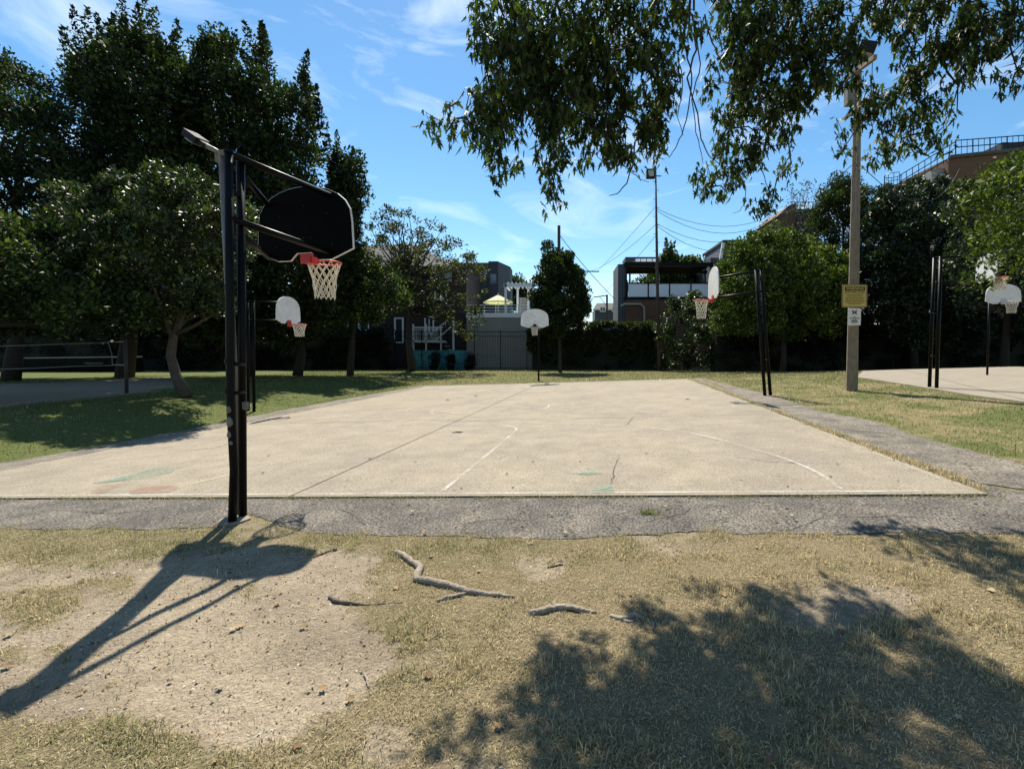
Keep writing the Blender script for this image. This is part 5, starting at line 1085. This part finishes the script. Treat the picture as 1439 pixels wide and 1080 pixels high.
for z in (0, -.7, -1.3): MB().tube([cc + Vector((math.cos(t) * .75, math.sin(t) * .75, z)) for t in np.linspace(0, math.pi * 1.5, 14)], .03, 5).build('spiral_rail', 'black_metal', rb)
for k in range(9): t = math.pi * 1.5 * k / 8; c = cc + Vector((math.cos(t) * .75, math.sin(t) * .75, 0)); MB().tube([c, c - Vector((0, 0, 1.5))], .025, 5).build('spiral_baluster', 'black_metal', rb)
part('stair_landing', 'roof_grey', rb, 1243, 268, 1334, 272, Yr + .1, 1.6); part('stair_tower', 'wall_dark', rb, 1246, 272, 1309, 515, Yr + .6, 1.2)

# ------------------------------------------------------------------ fences
def boxmesh(name, d, material):
    m = MB().box((0, 0, d[2] / 2), d); me = bpy.data.meshes.new(name); me.from_pydata(m.v, [], m.f); me.materials.append(MATS[material]); return me
def place(name, me, par, loc):
    o = bpy.data.objects.new(name, me); COL.objects.link(o); o.parent = par; o.location = Vector(loc) - WL[par.name]; return o
Yf = 47.6; fo = foot(655, 520, Yf); fe = empty('iron_fence', fo, 'black iron picket fence before the grey garage and teal wall', 'fence')
xa, xb = at(556, 500, Yf).x, at(752, 500, Yf).x; zt = at(650, 466, Yf).z - fo.z; pk = boxmesh('picket', (.022, .022, zt + .08), 'black_metal'); pp = boxmesh('fence_post', (.08, .08, zt + .16), 'black_metal')
n = int((xb - xa) / .16)
for i in range(n + 1):
    x = xa + (xb - xa) * i / n
    if i % 16 == 0: place('fence_post', pp, fe, (x, Yf, Tz(x, Yf)))
    else: place('picket', pk, fe, (x, Yf, Tz(x, Yf) + .02))
for z in (.18, zt * .88, zt): m = MB(); m.box(((xa + xb) / 2, Yf - .014, fo.z + z), (xb - xa, .03, .05)); m.build('rail', 'black_metal', fe)
Yw = 44.5; fo = foot(1240, 515, Yw); fe = empty('board_fence', fo, 'dark weathered board fence behind the shrubs of the second court', 'fence'); xa, xb = at(1000, 500, Yw).x, at(1500, 500, Yw).x
bd = boxmesh('fence_board', (.185, .03, 2.6), 'fence_board'); n = int((xb - xa) / .2); rr = random.Random(9)
for i in range(n): x = xa + .2 * i; place('fence_board', bd, fe, (x, Yw + rr.uniform(-.008, .008), Tz(x, Yw) - .05 + rr.uniform(-.05, .05)))
for z in (.5, 2.1): m = MB(); m.box(((xa + xb) / 2, Yw + .07, fo.z + z), (xb - xa, .08, .1)); m.build('rail', 'fence_board', fe)
Yw = 48.4; fo = foot(860, 519, Yw); fe = empty('lattice_fence', fo, 'low dark fence half swallowed by the flat-topped hedge', 'fence'); xa, xb = at(752, 500, Yw).x, at(930, 500, Yw).x
bd = boxmesh('fence_board', (.3, .03, 2.2), 'fence_board'); n = int((xb - xa) / .33)
for i in range(n): x = xa + .33 * i; place('fence_board', bd, fe, (x, Yw, Tz(x, Yw)))
m = MB(); m.box(((xa + xb) / 2, Yw + .06, fo.z + 1.9), (xb - xa, .07, .1)); m.build('rail', 'fence_board', fe)

# ------------------------------------------------------------------ volleyball net
YN = gnd(178, 552).y; pb = gnd(178, 552); vn = empty('volleyball_net', pb, 'sagging volleyball net with white tapes over the sand court', 'volleyball net')
zt_ = at(160, 480, YN).z; MB().tube([pb - Vector((0, 0, .1)), Vector((pb.x, YN, zt_ + .1))], .06, 10).build('post', 'rust_pole', vn, smooth_=True)
x2 = at(-330, 500, YN + 1).x; p2 = Vector((x2, YN + 1, Tz(x2, YN + 1))); MB().tube([p2 - Vector((0, 0, .1)), Vector((p2.x, p2.y, zt_ + .1))], .06, 10).build('post', 'rust_pole', vn)
tl = [(152, 480.5), (100, 482), (50, 484), (0, 485.5), (-150, 486), (-320, 484)]; bl = [(158, 512.5), (100, 514), (50, 516.5), (0, 518), (-150, 518), (-320, 516)]
Yq = lambda x: YN + (178 - x) / 510
TP = [at(x, y, Yq(x)) for x, y in tl]; BP = [at(x, y, Yq(x)) for x, y in bl]
def tape(P, hgt):
    m = MB()
    for i in range(len(P) - 1): m.add([P[i], P[i + 1], P[i + 1] - Vector((0, 0, hgt)), P[i] - Vector((0, 0, hgt))] + [q + Vector((0, .012, 0)) for q in (P[i], P[i + 1], P[i + 1] - Vector((0, 0, hgt)), P[i] - Vector((0, 0, hgt)))], [(0, 1, 2, 3), (7, 6, 5, 4), (0, 4, 5, 1), (3, 2, 6, 7)])
    return m
tape(TP, .04).build('top_tape', 'tape_grey', vn); tape(BP, .035).build('bottom_tape', 'tape_grey', vn)
MB().tube([TP[0], at(157, 497, YN), BP[0]], .016, 6).build('end_rope', 'tape_grey', vn); MB().tube([TP[0], Vector((pb.x, YN, zt_))], .012, 5).build('guy_rope', 'cord', vn); MB().tube([BP[0], Vector((pb.x, YN, BP[0].z))], .012, 5).build('guy_rope', 'cord', vn)
MB().tube([TP[-1], Vector((p2.x, p2.y, zt_))], .012, 5).build('guy_rope', 'cord', vn); MB().tube([BP[-1], Vector((p2.x, p2.y, BP[-1].z))], .012, 5).build('guy_rope', 'cord', vn)
m = MB(); lerp = lambda L, t: L[min(int(t * 5), 4)].lerp(L[min(int(t * 5), 4) + 1], t * 5 - min(int(t * 5), 4))
for i in range(0, 121): t = i / 120; m.tube([lerp(TP, t * .9999), lerp(BP, t * .9999)], .003, 3, False)
for j in range(1, 9): m.tube([TP[i].lerp(BP[i], j / 9) for i in range(6)], .003, 3, False)
m.build('netting', 'wire', vn)
# low rail behind it
Yv = 42.0; f = foot(110, 515, Yv); wr = empty('windscreen_fence', f, 'low black screened fence with a pale top rail behind the volleyball net', 'fence')
m = MB(); a, b_ = at(30, 503, Yv), at(200, 501, Yv); MB().tube([a, b_], .05, 6).build('top_rail', 'steel_pipe', wr)
m = MB(); m.box(((a.x + b_.x) / 2, Yv + .03, (a.z + f.z) / 2), (b_.x - a.x, .03, a.z - f.z - .06)); m.build('screen', 'black_flat', wr)
for k in range(6): x = a.x + (b_.x - a.x) * k / 5; MB().tube([Vector((x, Yv + .1, Tz(x, Yv))), Vector((x, Yv + .1, a.z + .05))], .04, 6).build('fence_post', 'black_metal', wr)
part('banner', 'black_flat', wr, 116, 504, 148, 514, Yv - .04, .02)
m = MB(); x = 119
for l in (1.2, 2.4, 1.6, 2.2, 1.3, 2.0, 1.8, 2.2, 1.5, 2.0): pbox(m, x, 509.3, x + l, 511, Yv - .05, .006); x += l + .75
m.build('banner_print', 'tape_grey', wr)
